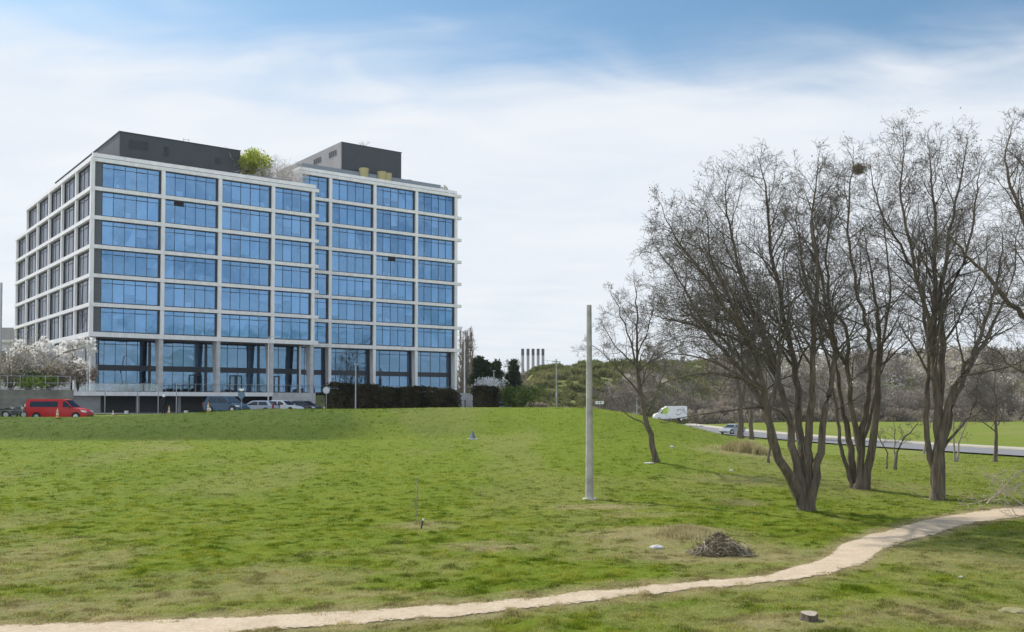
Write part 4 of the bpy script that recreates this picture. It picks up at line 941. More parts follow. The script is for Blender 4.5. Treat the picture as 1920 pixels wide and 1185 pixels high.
# white box van with a yellow green cab
def boxvan():
    d = 196; x, y, zz = ray(1257, 770); X = x / y * d; zb = 1.15
    r = empty('white_van', (X, d, zb), R(184), 'white box van with a yellow green panel behind its cab on the distant road', 'van')
    bd = MB().prism([(-3.2, .55), (-3.2, 2.95), (-3.05, 3.05), (1.0, 3.05), (1.0, .55)], -1.05, 1.05, ch=.03).build('cargo_box', P_white, r)
    MB().prism([(1.0, .45), (1.0, 2.7), (1.35, 2.72), (1.75, 2.5), (2.55, 1.65), (3.25, 1.4), (3.5, .95), (3.5, .45)], -.98, .98, ch=.03).build('cab', P_white, r)
    for sg in (-1, 1):
        MB().add([(1.3, sg * .995, 1.6), (2.3, sg * .995, 1.6), (1.75, sg * .995, 2.3), (1.3, sg * .995, 2.4)], [(0, 1, 2, 3)]).build('window', M_cglass, r)
        MB().add([(.95, sg * 1.065, 1.5), (1.9, sg * 1.0, 1.5), (1.7, sg * 1.0, 2.5), (.9, sg * 1.065, 2.9), (.5, sg * 1.065, 2.2)], [(0, 1, 2, 3, 4)]).build('panel', mat('lime_panel', (.45, .60, .05), .6), r)
        MB().box(3.3, 3.52, sg * .7 - .2, sg * .7 + .2, .8, 1.05).build('headlight', M_lamp, r)
        for wx in (-2.0, 2.5): mk_wheel(r, wx, sg * .9, .38, .24)
    MB().add([(1.83, -.85, 2.46), (1.83, .85, 2.46), (2.56, .9, 1.72), (2.56, -.9, 1.72)], [(0, 1, 2, 3)]).build('windscreen', M_cglass, r)
boxvan()
gl = G(1248, 787)
tag(MB().prism([(-1.3, 0), (1.3, 0), (1.0, .35), (.2, .5), (-.9, .3)], -.5, .5, ch=.06).build('sandbag', P_white), 'flat white bundle lying on the grass below the white van', 'bundle')
bpy.data.objects['sandbag'].location = (gl.x, gl.y, gl.z)
# motorcycles
def motorcycle(loc, rz, label):
    r = empty('motorcycle', loc, rz, label, 'motorcycle', 'motorcycles parked by the stone wall')
    for x in (-.72, .72):
        w = MB(); k = 18
        w.tube([(x + math.cos(a) * .28, 0, .32 + math.sin(a) * .28) for a in np.linspace(0, 2 * math.pi, k)], .06, 6, False); wh = w.build('wheel', M_rub, r)
        MB().tube([(x, -.03, .32), (x, .03, .32)], .2, 12).build('rim', M_metal, wh)
    MB().tube([(.72, .07, .32), (.50, .07, .95)], .035, 6).tube([(.72, -.07, .32), (.50, -.07, .95)], .035, 6).build('fork', M_metal, r)
    MB().tube([(.42, -.36, 1.08), (.50, -.15, 1.0), (.50, .15, 1.0), (.42, .36, 1.08)], .02, 6).build('handlebar', M_metal, r)
    MB().prism([(-.35, .35), (.25, .3), (.35, .55), (.1, .7), (-.3, .65)], -.16, .16, ch=.03).build('engine', M_dmetal, r)
    MB().prism([(-.05, .75), (.42, .8), (.45, .95), (.25, 1.03), (-.02, .9)], -.14, .14, ch=.05).build('fuel_tank', paint('green_tank', (.02, .06, .06)), r)
    MB().prism([(-.78, .82), (-.05, .74), (0, .84), (-.35, .86), (-.8, .95)], -.12, .12, ch=.03).build('seat', M_rub, r)
    MB().tube([(.56, 0, .9), (.68, 0, .9)], [.07, .09], 10).build('headlight', M_lamp, r)
    MB().tube([(-.1, .17, .3), (-.8, .19, .42)], [.03, .05], 8).build('exhaust', M_metal, r)
for px, d, a, lb in ((28, 86, 15, 'dark motorcycle parked nearest the rear of the red van'), (9, 86.5, 25, 'dark motorcycle at the very left edge of view'), ):
    q = place(px, d); motorcycle(q, R(a), lb)
# ------------------------------------------------------------ person standing by the undercroft
def person(loc, rz, label):
    r = empty('person', loc, rz, label, 'person')
    J = {'pel': (0, 0, .95), 'wa': (0, 0, 1.12), 'ch': (0, -.01, 1.35), 'nk': (0, 0, 1.50), 'h0': (0, .01, 1.58), 'h1': (0, .01, 1.68), 'h2': (0, 0, 1.76),
         'sl': (-.17, 0, 1.43), 'el': (-.24, -.02, 1.15), 'wl': (-.21, .10, .92), 'hl': (-.2, .14, .83), 'sr': (.17, 0, 1.43), 'er': (.25, -.03, 1.15), 'wr': (.22, .06, .90), 'hr': (.21, .09, .81),
         'tl': (-.09, 0, .90), 'kl': (-.10, .03, .50), 'al': (-.11, -.02, .09), 'fl': (-.12, .14, .03), 'tr': (.09, 0, .90), 'kr': (.11, .01, .50), 'ar': (.12, -.05, .09), 'fr': (.14, .11, .03)}
    Rr = dict(pel=.15, wa=.135, ch=.155, nk=.06, h0=.075, h1=.095, h2=.06, sl=.075, el=.052, wl=.038, hl=.035, sr=.075, er=.052, wr=.038, hr=.035, tl=.095, kl=.065, al=.045, fl=.04, tr=.095, kr=.065, ar=.045, fr=.04)
    E_ = 'pel-wa wa-ch ch-nk nk-h0 h0-h1 h1-h2 ch-sl sl-el el-wl wl-hl ch-sr sr-er er-wr wr-hr pel-tl tl-kl kl-al al-fl pel-tr tr-kr kr-ar ar-fr'.split()
    ks = list(J); me = bpy.data.meshes.new('body'); me.from_pydata([J[k] for k in ks], [tuple(ks.index(a) for a in e.split('-')) for e in E_], [])
    o = bpy.data.objects.new('body', me); SC.collection.objects.link(o); o.parent = r
    sk = o.modifiers.new('s', 'SKIN'); sk.use_smooth_shade = True; o.modifiers.new('d', 'SUBSURF').levels = 1; o.modifiers['d'].render_levels = 1
    for i, k in enumerate(ks): me.skin_vertices[0].data[i].radius = (Rr[k], Rr[k] * (.72 if k in ('ch', 'wa', 'pel') else 1)); me.skin_vertices[0].data[i].use_root = (k == 'pel')
    me.materials.append(mat('dark_clothes', (.012, .013, .016), .9))
    bm = MB()
    bm.tube([(0, .0, 1.66), (0, .0, 1.70), (0, 0, 1.76), (0, 0, 1.82), (0, 0, 1.85)], [.125, .13, .12, .08, .02], 14).build('helmet', P_white, r, smooth=True)
    MB().box(-.04, .04, .085, .105, 1.60, 1.66).build('face', mat('skin', (.45, .28, .20), .6), r)
q = place(307, 87.5); person((q[0], q[1], q[2]), R(200), 'person in black clothes and a white helmet standing on the bank')
# ------------------------------------------------------------ traffic cones, bins
M_or = mat('cone_orange', (.62, .30, .10), .6); M_cw = mat('cone_white', (.72, .70, .60), .6)
def cone(px, d, label, h=.75, dz=0):
    q = place(px, d); r = empty('traffic_cone', (q[0], q[1], q[2] + dz), 0, label, 'cone', 'traffic cones along the top of the bank')
    MB().box(-.2, .2, -.2, .2, 0, .05).build('base', M_or, r); b = MB().tube([(0, 0, .05), (0, 0, h)], [.14, .03], 14).build('body', M_or, r)
    for z0, z1 in ((.28, .45), (.55, .67)): MB().tube([(0, 0, z0), (0, 0, z1)], [.148 - .11 * (z0 - .05) / (h - .05), .148 - .11 * (z1 - .05) / (h - .05)], 14, False).build('stripe', M_cw, r)
cone(108, 83.6, 'pale orange traffic cone in front of the red van', .85); cone(212, 86.5, 'small pale traffic cone alone on the grass right of the red van', .6)
cone(317, 88.2, 'pale traffic cone beside the standing person', .85); cone(390.5, 90.5, 'orange traffic cone at the nose of the blue people carrier', 1.0)
def bin_(px, d, z, lb):
    q = place(px, d); r = empty('bucket', (q[0], q[1], q[2]), 0, lb, 'bucket', 'white buckets under the terrace')
    MB().tube([(0, 0, 0), (0, 0, .45)], [.17, .22], 12).build('body', P_white, r); MB().tube([(0, 0, .45), (0, 0, .47)], [.24, .24], 12).build('rim', M_cw, r)
bin_(237, 104.5, 0, 'white bucket under the terrace, left of the person'); bin_(349, 104.5, 0, 'white bucket under the terrace, between person and blue car')
# ------------------------------------------------------------ posts, lamps, signs
def pole(name, px, ytop, d, r0, r1, label, cat, m=M_metal, z=None, parts=None, group=None, lean=0):
    top = P(px, ytop, d); zb = gh(top.x, d) if z is None else z
    root = empty(name, (top.x, d, zb), 0, label, cat, group); H = top.z - zb
    MB().tube([(0, 0, -.2), (0, 0, H * .5), (lean, 0, H)], [r0, (r0 + r1) / 2, r1], 12).build('pole', m, root, smooth=False)
    if parts: parts(root, H)
    return root
g = G(1104.5, 936)
def basepad(root, H):
    MB().tube([(0, 0, -.2), (0, 0, .05)], [.42, .36], 9).build('footing', M_stone, root)
M_pole = mat('weathered_concrete', (.42, .40, .37), .9, var=.3, scale=1.5, bump=.006, bscale=30)
pole('concrete_pole', 1104.5, 572, g.y, .205, .125, 'bare grey concrete pole standing alone on the lawn', 'pole', M_pole, parts=basepad)
def lampA(root, H):
    MB().tube([(0, 0, H), (.5, 0, H + .05), (1.0, 0, H + .03)], .03, 6).build('arm', M_lmetal, root)
    MB().box(.6, 1.3, -.12, .12, H - .03, H + .07).build('lamp_head', M_lmetal, root)
def lampB(root, H): MB().tube([(0, 0, H), (0, 0, H + .12)], [.22, .28], 10).build('lamp_head', M_lmetal, root)
pole('street_lamp', 504, 632, 116, .10, .06, 'tall thin street lamp rising between the silver estate and white car', 'street lamp', M_lmetal, parts=lampA)
pole('street_lamp', 667, 684, 112, .09, .06, 'plain slim lamp post in front of the first dark hedge', 'street lamp', M_metal, parts=lampB)
pole('street_lamp', 926, 696, 140, .09, .06, 'slim street lamp at the right end of the second hedge', 'street lamp', M_metal, parts=lampB)
pole('flagpole', 871, 640, 172, .16, .10, 'white slender pole just right of the office building', 'pole', M_band)
pole('flagpole', 1.5, 530, 150, .28, .24, 'tall pale mast cut by the left edge of view', 'mast', M_lmetal)
for px, lb in ((258, 'thin dark post under the terrace, left of the person'), (297, 'thin dark post just behind the person'), (331, 'thin dark post right of the person'), (197, 'thin dark post at the right of the pale undercroft wall')):
    pole('fence_post', px, 719 if px > 200 else 733, 108, .05, .05, lb, 'post', M_metal, group='thin posts in front of the terrace')
pole('fence_post', 872, 750, 140, .08, .08, 'short dark post in front of the pale wall between the hedges', 'post', M_dmetal)
pole('fence_post', 970, 722, 118, .04, .04, 'thin dark post in front of the green bush beyond the lawn', 'post', M_dmetal)
def util(root, H):
    MB().box(-.7, .7, -.06, .06, H - .5, H - .38).build('crossarm', M_metal, root)
    MB().box(-.12, .12, -.2, -.02, 2.2, 2.9).build('meter_box', M_lmetal, root)
pole('utility_pole', 1043, 673, 150, .15, .09, 'tall weathered utility pole in front of the scrubby hill', 'pole', M_pole, parts=util)
def disc(root, H):
    MB().tube([(0, -.06, H - .35), (0, -.03, H - .35)], .42, 20).build('disc', M_metal, root)
    MB().tube([(0, -.075, H - .35), (0, -.061, H - .35)], .32, 20).build('face', M_lmetal, root)
pole('round_sign', 612, 726, 112, .035, .035, 'round grey road sign seen on its post left of the dark hedge', 'sign', M_metal, parts=disc)
def arrow(root, H):
    MB().prism([(-.35, H - .55), (.0, H - .95), (.35, H - .55), (.35, H - .12), (-.35, H - .12)], -.07, -.04).build('blue_plate', mat('blue_sign', (.10, .17, .26), .5), root)
    MB().prism([(-.30, H + .25), (.30, H + .25), (.18, H), (-.18, H)], -.07, -.04).build('white_plate', P_white, root)
pole('arrow_sign', 453, 733, 99.5, .035, .035, 'small blue and white sign on a post by the blue people carrier', 'sign', M_metal, parts=arrow)
def wsign(root, H):
    MB().box(-.75, .75, -.05, 0, H - .55, H).build('board', P_white, root)
    MB().box(-.35, -.2, -.06, -.051, H - .42, H - .12).build('mark', M_dmetal, root); MB().box(.1, .3, -.06, -.051, H - .42, H - .12).build('mark', M_dmetal, root)
pole('small_sign', 1124.5, 752, 175, .04, .04, 'small white board on a post beyond the lawn crest', 'sign', M_metal, z=2.5, parts=wsign)
pole('road_post', 1194, 745, 170, .06, .06, 'short white post beyond the slender leaning tree', 'post', M_lmetal, z=1.5)
# marker on the lawn
g = G(886, 823)
r = empty('lawn_marker', g, 0, 'little blue grey pyramid marker standing on the open lawn', 'marker')
MB().tube([(0, 0, .02), (0, 0, .62)], [.26, .05], 4).build('cone', mat('slate', (.14, .18, .24), .6), r); MB().box(-.42, .42, -.3, .3, -.05, .05).build('base_slab', M_stone, r)
# sapling with stake, stones, stump
def sapling():
    g = G(782, 978); T = Tree(61); T.rmin = .006; tp = P(781, 902, g.y); T.rmin = .007
    pts = [g + Vector((0, 0, -.05)), g.lerp(tp, .33), g.lerp(tp, .66), tp]; sm, rs = T.limb(pts, .022, .010)
    T.feed(sm, rs, .25, .12, .18, (0, 0, .3), .4, .6, 3, maxlev=4)
    T.build(g, 'thin leafless young sapling alone in the near lawn', None, 'sapling', M_barkg, M_barkg)
    q = G(791, 990); r = empty('stake', q, 0, 'short dark stake with a white top beside the young sapling', 'stake')
    MB().tube([(-.03, 0, -.05), (.04, 0, .30)], .035, 6).build('post', M_dmetal, r); MB().tube([(.04, 0, .30), (.05, 0, .37)], .045, 6).build('cap', P_white, r)
sapling()
def rock_(px, py, sx, sy, sz, label, seed, m=M_stone):
    rr = random.Random(seed); bm = bmesh.new(); bmesh.ops.create_icosphere(bm, subdivisions=3, radius=1)
    for v in bm.verts:
        f = 1 + .18 * math.sin(v.co.x * 5 + seed) * math.cos(v.co.y * 4) + rr.uniform(-.06, .06); v.co = Vector((v.co.x * sx * f, v.co.y * sy * f, v.co.z * sz * f))
    me = bpy.data.meshes.new('stone'); bm.to_mesh(me); bm.free(); me.materials.append(m); me.shade_flat(); o = bpy.data.objects.new('stone', me); SC.collection.objects.link(o)
    g = G(px, py); o.location = (g.x, g.y, g.z + sz * .3); tag(o, label, 'stone'); return o
rock_(1232, 1028, .25, .18, .09, 'pale flat stone left of the brushwood pile', 1, mat('white_stone', (.52, .49, .46), .9, bump=.02))
rock_(1260, 839, .16, .14, .12, 'small pale stone on the lawn right of the slender tree', 2); rock_(1371, 883, .16, .12, .07, 'small pale stone in the grass left of the splayed tree', 3)
rock_(1216, 869, .35, .25, .06, 'flat pale slab at the foot of the slender leaning tree', 4); rock_(1802, 1084, .07, .06, .05, 'tiny pale stone in the grass below the path, right', 5)
rock_(1905, 1148, .35, .3, .07, 'low earthy clod in the bottom right corner', 6, mat('clod', (.26, .24, .11), .95, bump=.03))
def stump():
    g = G(1518, 1163); r = empty('tree_stump', g, 0, 'short sawn tree stump with a pale top in the near grass', 'tree stump'); rr = random.Random(2)
    m = MB(); k = 20; vs = []
    prof = [1 + .12 * math.sin(3 * a) + rr.uniform(-.05, .05) for a in np.linspace(0, 6.28, k, endpoint=False)]
    for z_, s_ in ((-.05, 1.22), (.06, 1.04), (.16, 1.0)):
        for j in range(k): a = 2 * math.pi * j / k; vs.append((math.cos(a) * .175 * s_ * prof[j], math.sin(a) * .175 * s_ * prof[j], z_ + .02 * math.sin(a)))
    m.add(vs, [(i * k + j, i * k + (j + 1) % k, (i + 1) * k + (j + 1) % k, (i + 1) * k + j) for i in range(2) for j in range(k)]); m.build('bark', M_bark, r)
    MB().add([(x_, y_, z_ + .003) for x_, y_, z_ in vs[2 * k:]], [tuple(range(k))]).build('cut_top', mat('sawn_wood', (.40, .34, .26), .85, var=.15, scale=8), r)
stump()
# brushwood pile
def brush():
    c = G(1352, 1040); rr = random.Random(9); r = empty('brushwood_pile', c, 0, 'dark heap of dead branches with pale twigs beside the path', 'brushwood')
    m = MB(); m2 = MB()
    for i in range(1100):
        x = max(-.8, min(.8, rr.gauss(0, .40))); y = max(-.6, min(.6, rr.gauss(0, .30))); h = .56 * math.exp(-((x + .05) / .62) ** 2 - (y / .5) ** 2) * rr.random() ** .6
        d = Vector((rr.gauss(0, 1), rr.gauss(0, .8), rr.gauss(0, .33) - .35 * x * (1 if x > 0 else .3))).normalized() * rr.uniform(.08, .34); p = Vector((x * 1.15, y, h))
        p.z = max(p.z, .03); q = (p + d); q.z = max(q.z, .01); k = p - d; k.z = max(k.z, .01)
        (m2 if rr.random() < .10 else m).tube([k, (p + Vector((0, 0, rr.uniform(0, .05)))), q], [.013, .011, .005], 3, False)
    for i in range(40):
        a = rr.uniform(-1.0, 1.0); p = Vector((a, rr.uniform(-.55, -.2), .05)); q = Vector((a * .5 + rr.uniform(-.4, .4), rr.uniform(-.2, .2), rr.uniform(.3, .55)))
        m2.tube([p, p.lerp(q, .5) + Vector((rr.uniform(-.1, .1), -.1, .08)), q], [.012, .011, .006], 4, False)
    m.build('dead_branches', M_dead, r); m2.build('pale_twigs', M_pale, r)
    b = MB()
    for i in range(90):
        p = Vector((rr.gauss(.0, .13), rr.gauss(.25, .1), .50 + rr.gauss(0, .07))); d = Vector((rr.gauss(0, 1), rr.gauss(0, 1), rr.gauss(0, .5))).normalized() * .12; b.tube([p - d, p + d], .012, 3, False)
    b.build('dark_clump', mat('black_twig', (.07, .06, .055), .9), r)
brush()
# fallen pale branches at the right edge
def fallen():
    T = Tree(71); T.rmin = .008; g = G(1900, 950); c = Vector(g)
    for (pts, r0) in (([(1850, 945, 0), (1880, 915, 0), (1905, 890, 0), (1940, 868, 0), (1990, 840, 0)], .05), ([(1925, 960, -1), (1890, 925, -1), (1870, 905, -1), (1850, 890, -1)], .03), ([(1990, 900, .5), (1930, 905, .3), (1880, 925, 0), (1840, 940, -.5), (1800, 948, -.8)], .035), ([(1935, 1000, -4), (1905, 965, -3.5), (1885, 930, -3.2), (1880, 900, -3)], .025)):
        w = pl(pts, g.y)
        for q in w: q.z = max(q.z, gh(q.x, q.y) + .05)
        sm, rs = T.limb(w, r0, .012, main=False); T.feed(sm, rs, .05, .35, .95, (0, 0, .05), -.05, .7, 2, maxlev=4)
    T.build(c, 'tangle of pale fallen branches at the right end of the path', None, 'fallen_branches', M_pale, M_pale, None, 'branches')
    T = Tree(72); g = G(1722, 935); a = g + Vector((-.3, .2, .9)); sm, rs = T.limb([g + Vector((.4, -.3, .03)), g + Vector((0, 0, .12)), a], .015, .008, False); T.feed(sm, rs, .2, .3, .3, (0, 0, 0), 0, .5, 3, maxlev=4)
    T.build(g, 'small pale dead branch left of the tallest tree foot', None, 'fallen_branch', M_pale, M_pale, None, 'branch')
fallen()
# dry grass clump and rough tufts
def tuft(px, py, rx, ry, n, h, m, label, name='dry_grass_clump'):
    g = G(px, py); rr = random.Random(px); v = []; f = []
    for i in range(n):
        x = rr.gauss(0, .4) * rx; y = rr.gauss(0, .4) * ry; hh = h * rr.uniform(.5, 1.1) * math.exp(-(x / rx) ** 2); zb = gh(g.x + x, g.y + y) - g.z - .02; k = len(v); w = .02 + .0004 * g.y
        a = rr.uniform(0, 6.28); v += [(x - w * math.cos(a), y - w * math.sin(a), zb), (x + w * math.cos(a), y + w * math.sin(a), zb), (x + rr.gauss(0, .3) * hh, y + rr.gauss(0, .3) * hh, zb + hh)]; f.append((k, k + 1, k + 2))
    o = MBq(v, f).build(name, m); o.location = g; tag(o, label, 'grass clump'); return o
tuft(1402, 848, 2.4, 1.6, 1600, 1.0, M_drygr, 'pale yellow dry grass clump at the foot of the far stout trunks')
tuft(1290, 1000, 1.3, 1.0, 1400, .30, M_drygr, 'dry straw grass on the mound behind the brushwood pile')
# ------------------------------------------------------------ hedges and low walls along the lot
def hedge(px0, px1, d0, d1, ytop, w, label, seed, bot=-.2):
    a = place(px0, d0); b = place(px1, d1); rr = random.Random(seed); A = Vector(a); Bv = Vector(b); L_ = (Bv - A).length; dr = (Bv - A).normalized(); nrm = Vector((-dr.y, dr.x, 0))
    zb = min(a[2], b[2]) + bot; H = P(px0, ytop, d0).z - zb; H2 = P(px1, ytop + 2, d1).z - zb; v = []; f = []; pts = []
    n = int(L_ * w * 260)
    for i in range(n):
        t_ = rr.random(); hh = (H + (H2 - H) * t_) * (1 - .35 * max(0, (1 - t_ * 8)) ** 2 - .3 * max(0, (t_ * 8 - 7)) ** 2) + .15 * math.sin(t_ * L_ * .9 + seed)
        u_ = rr.uniform(-1, 1); k = rr.random()
        if k < .5: y = -w / 2 + rr.gauss(0, .12); z_ = rr.random() * hh
        elif k < .8: y = u_ * w / 2; z_ = hh + rr.gauss(0, .1)
        else: y = u_ * w / 2; z_ = rr.random() * hh
        pts.append(dr * (t_ * L_) + nrm * y + Vector((0, 0, z_ + zb - A.z)))
    leafcloud(v, f, pts, .20, rr, .2)
    root = empty('hedge', A, 0, label, 'hedge', 'dark hedges beside the office building'); MBq(v, f).build('foliage', M_hedge, root)
    m = MB(); mm = Matrix.Translation((0, 0, 0))
    for sx in (0, 1): pass
    c0 = dr * .35 - nrm * (w / 2 - .25); c1 = dr * (L_ - .35) - nrm * (w / 2 - .25); c2 = c1 + nrm * (w - .5); c3 = c0 + nrm * (w - .5)
    zt = [H * .86, H2 * .86, H2 * .86, H * .86]
    m.add([(q.x, q.y, zb - A.z) for q in (c0, c1, c2, c3)] + [(q.x, q.y, zb - A.z + z_) for q, z_ in zip((c0, c1, c2, c3), zt)], [(0, 3, 2, 1), (4, 5, 6, 7), (0, 1, 5, 4), (1, 2, 6, 5), (2, 3, 7, 6), (3, 0, 4, 7)])
    m.build('branches', M_hedge, root)
hedge(613, 708, 118, 122, 722, 3.2, 'widest dark hedge with a rounded left end, under the column beside the round sign', 1)
hedge(706, 852, 122.5, 131, 728, 2.6, 'long lower dark hedge in front of the taller wing', 2)
hedge(893, 925, 136, 138, 724, 3.0, 'short blocky dark hedge right of the pale wall', 3)
def wallseg(name, px0, px1, d0, d1, yt, label, m, cat='wall', th=.3, zb=None, kind=None):
    a = Vector(place(px0, d0)); b = Vector(place(px1, d1)); zt = P(px0, yt, d0).z; z0 = (min(a.z, b.z) - .5) if zb is None else zb
    dr = (b - a); dr.z = 0; nrm = Vector((-dr.y, dr.x, 0)).normalized() * th; zz0, zz1 = z0 - a.z, zt - a.z; q = [Vector((0, 0, 0)), dr, dr + nrm, nrm]
    o = MB().add([(p.x, p.y, zz0) for p in q] + [(p.x, p.y, zz1) for p in q], [(0, 3, 2, 1), (4, 5, 6, 7), (0, 1, 5, 4), (1, 2, 6, 5), (2, 3, 7, 6), (3, 0, 4, 7)]).build(name, m)
    o.location = a; tag(o, label, cat); return o
wallseg('concrete_wall', 846, 898, 139, 141, 737, 'plain pale concrete wall between the two dark hedges', M_conc)
tag(MB().box(0, 1, 0, .6, 0, 1).build('x', M_conc)) if 0 else None
M_rwall = mat('rough_stone_wall', (.22, .21, .19), .95, var=.45, scale=.6, bump=.08, bscale=2)
wallseg('stone_wall', -60, 138, 97, 101, 730, 'rough grey stone retaining wall behind the red van', M_rwall, th=1.2)
# wire fence on the stone wall
def wfence():
    a = Vector(place(-60, 97.6)); b = Vector(place(131, 101.4)); zt = P(0, 704, 97.6).z; zw = P(0, 730, 97.6).z
    r = empty('wire_fence', (a.x, a.y, zw), 0, 'thin wire fence with grey rails along the stone wall top', 'fence'); dr = b - a; dr.z = 0; H = zt - zw
    for z_ in (H, H * .5, .1): MB().tube([(0, 0, z_), (dr.x, dr.y, z_)], .035, 5).build('rail', M_metal, r)
    for k in range(9): p = dr * k / 8; MB().tube([(p.x, p.y, -.1), (p.x, p.y, H + .05)], .045, 6).build('post', M_metal, r)
    for k in range(1, 80):
        pass
wfence()
# shrubs behind the wire fence and by the terrace corner
for i, (px, d, rx, rz, m, lb) in enumerate([(20, 101, 4.0, 4.6, M_scrubb, 'brown leafless thicket behind the wire fence, far left'), (52, 103, 3.2, 2.0, M_bushg, 'low green shrub behind the wire fence'), (92, 104, 3.0, 2.6, M_scrubb, 'low brown shrub under the blossom tree'), (146, 112, 1.3, 3.6, M_scrubb, 'narrow brown shrub at the left corner of the terrace')]):
    q = P(px, 733, d); leafbush('shrub', (q.x, q.y, q.z), rx, rz, 2600, .16, m, lb, 'shrub', 'shrubs near the office block corner', seed=30 + i, stems=40, up=.6)
# blossom tree
def blossom():
    T = Tree(81); T.rmin = .03; D0 = 106
    for pts, r0 in (([(78, 745, 0), (80, 705, 0), (72, 680, .5), (55, 660, 1), (35, 648, 1.5)], .18), ([(84, 745, 0), (88, 705, 0), (100, 675, -.5), (118, 662, -1), (140, 656, -1), (160, 650, -1)], .16),
                    ([(80, 720, 0), (82, 680, .8), (84, 650, 1)], .12), ([(88, 710, 0), (95, 690, 1), (112, 685, 1.5), (135, 682, 2)], .10), ([(76, 715, 0), (60, 695, -1), (42, 680, -1.5), (30, 672, -2)], .10)):
        sm, rs = T.limb(pl(pts, D0), r0, .04); T.feed(sm, rs, .3, .35, 1.7, (0, 0, .1), .1, 1.0, 2, maxlev=4)
    b = P(80, 745, D0); b.z = 5.6
    T.build(b, 'low spreading tree in pale white blossom before the left facade', None, 'blossom_tree', M_barkg, mat('pale_twig', (.60, .57, .54), .9, var=.2), (M_bloss, .95, .15, 0, 7))
blossom()
q = P(12, 632, 190)
# flat roofed building at the far left edge
def leftblock():
    x0 = P(-70, 700, 205).x; x1 = P(29, 700, 205).x; zt = P(0, 614, 205).z; r = empty('flat_roofed_building', ((x0 + x1) / 2, 205, 3), 0, 'low pale flat roofed building at the far left edge', 'building'); hw = (x1 - x0) / 2
    H = zt - 3; w = MB().box(-hw, hw, 0, 10, 0, H - 3.2).build('wall', mat('stucco', (.42, .42, .44), .9, var=.1, scale=.2), r)
    MB().box(-hw - .1, hw + .4, -.5, 10.3, H - 3.2, H - 2.6).build('cornice', M_conc, r); MB().box(-hw, hw - .5, .4, 10, H - 2.6, H).build('upper_storey', M_concd, r)
    for k in range(5): MB().box(-hw + 1.2 + k * 2.2, -hw + 2.6 + k * 2.2, -.04, 0, H - 7.5, H - 5).build('window', M_cglass, w)
leftblock()
# ------------------------------------------------------------ far vegetation
def scatter_copies(proto, spots, group, labels):
    for i, (x, y, sc_, rz, z_) in enumerate(spots):
        o = proto if i == 0 else copy_tree(proto)
        o.location = (x, y, z_); o.scale = (sc_, sc_, sc_); o.rotation_euler = (0, 0, rz); o['group'] = group; o['label'] = labels[i] if isinstance(labels, list) else labels
# poplars
def poplar(seed, h, label, px, d, zb):
    T = Tree(seed); T.rmin = .035
    for i in range(9):
        a = T.r.uniform(0, 6.28); k = T.r.uniform(.3, 1); pts = [Vector((0, 0, 0)), Vector((math.cos(a) * .5 * k, math.sin(a) * .5 * k, h * .2)), Vector((math.cos(a) * 1.0 * k, math.sin(a) * 1.0 * k, h * .5)), Vector((math.cos(a) * .7 * k, math.sin(a) * .7 * k, h * T.r.uniform(.75, 1)))]
        sm, rs = T.limb(pts, .14, .04); T.feed(sm, rs, .12, .5, 2.0, (0, 0, .4), .9, .8, 3, spread=(.2, .45), maxlev=4)
    T.build(Vector((0, 0, 0)), label, 'tall poplars right of the office', 'poplar', M_barkg, M_barkg); o = SC.objects[-1]
    return [x for x in bpy.data.objects if x.get('label') == label][0]
for sd, h, px, lb in ((91, 17.5, 870, 'leafless columnar poplar nearest the office facade'), (92, 19, 880, 'taller leafless poplar, second out from the office facade')):
    o = poplar(sd, h, lb, px, 210, 3); q = P(px, 700, 205 + (px - 870)); o.location = (q.x, q.y, 3)
for sd, px, h, spr, lb in ((95, 862, 9, 4, 'small bare tree at the foot of the poplars'), (96, 905, 8, 4, 'low bare tree in front of the first dark conifer'), (97, 944, 12, 4, 'spindly bare tree between the dark conifers'), (98, 985, 9.5, 4, 'low bare tree under the row of chimneys')):
    o = scrubtree(sd, h, spr * .7, label=lb, mt=M_barkg, mc=M_barkg, rmin=.035, stems=3, every=.6); q = P(px, 720, 200); o.location = (q.x, 200, 3)
def conifer(px, ytop, d, rx, seed, label, zb=3):
    q = P(px, ytop, d); H = q.z - zb; rr = random.Random(seed); r = empty('conifer', (q.x, d, zb), 0, label, 'tree', 'dark conifers beyond the hedge'); v = []; f = []; pts = []
    MB().tube([(0, 0, -.5), (0, 0, H * .9)], [.3, .05], 6).build('trunk', M_bark, r)
    lob = [(Vector((math.cos(a) * rx * k, math.sin(a) * rx * k, z_ * H)), rx * (.55 - .25 * z_)) for a, k, z_ in ((rr.uniform(0, 6.28), rr.uniform(.1, .75) * (1.1 - zf), zf) for zf in [rr.uniform(.2, .97) for _ in range(26)])]
    for c, s in lob:
        for _ in range(190):
            d_ = Vector((rr.gauss(0, 1), rr.gauss(0, 1), rr.gauss(0, .6))).normalized() * s * rr.random() ** .4; pts.append(c + d_)
    leafcloud(v, f, pts, .32, rr, .3); MBq(v, f).build('crown', M_conif, r)
conifer(898, 668, 180, 3.2, 1, 'darkest broad conifer, first right of the poplars'); conifer(911, 676, 183, 2.6, 5, 'lower dark conifer touching the first one'); conifer(931, 679, 178, 2.6, 2, 'ragged dark conifer above the end of the second hedge'); conifer(963, 677, 190, 2.6, 3, 'small rounded conifer alone left of the chimneys')
leafbush('green_bush', P(965, 759, 150), 3.2, 3.2, 5200, .2, M_bushg, 'round yellow green bush at the foot of the scrubby hill', 'bush', seed=50, stems=30, up=.4)
bpy.data.objects['green_bush'].location.z -= 1.3; bpy.data.objects['green_bush'].scale = (1, 1, 1.25)
leafbush('pale_shrub', P(942, 757, 158), 2.2, 2.4, 1800, .2, mat('pale_leaf', (.42, .37, .27), .9), 'pale straw coloured shrub left of the round green bush', 'shrub', seed=51, stems=30, up=.4)
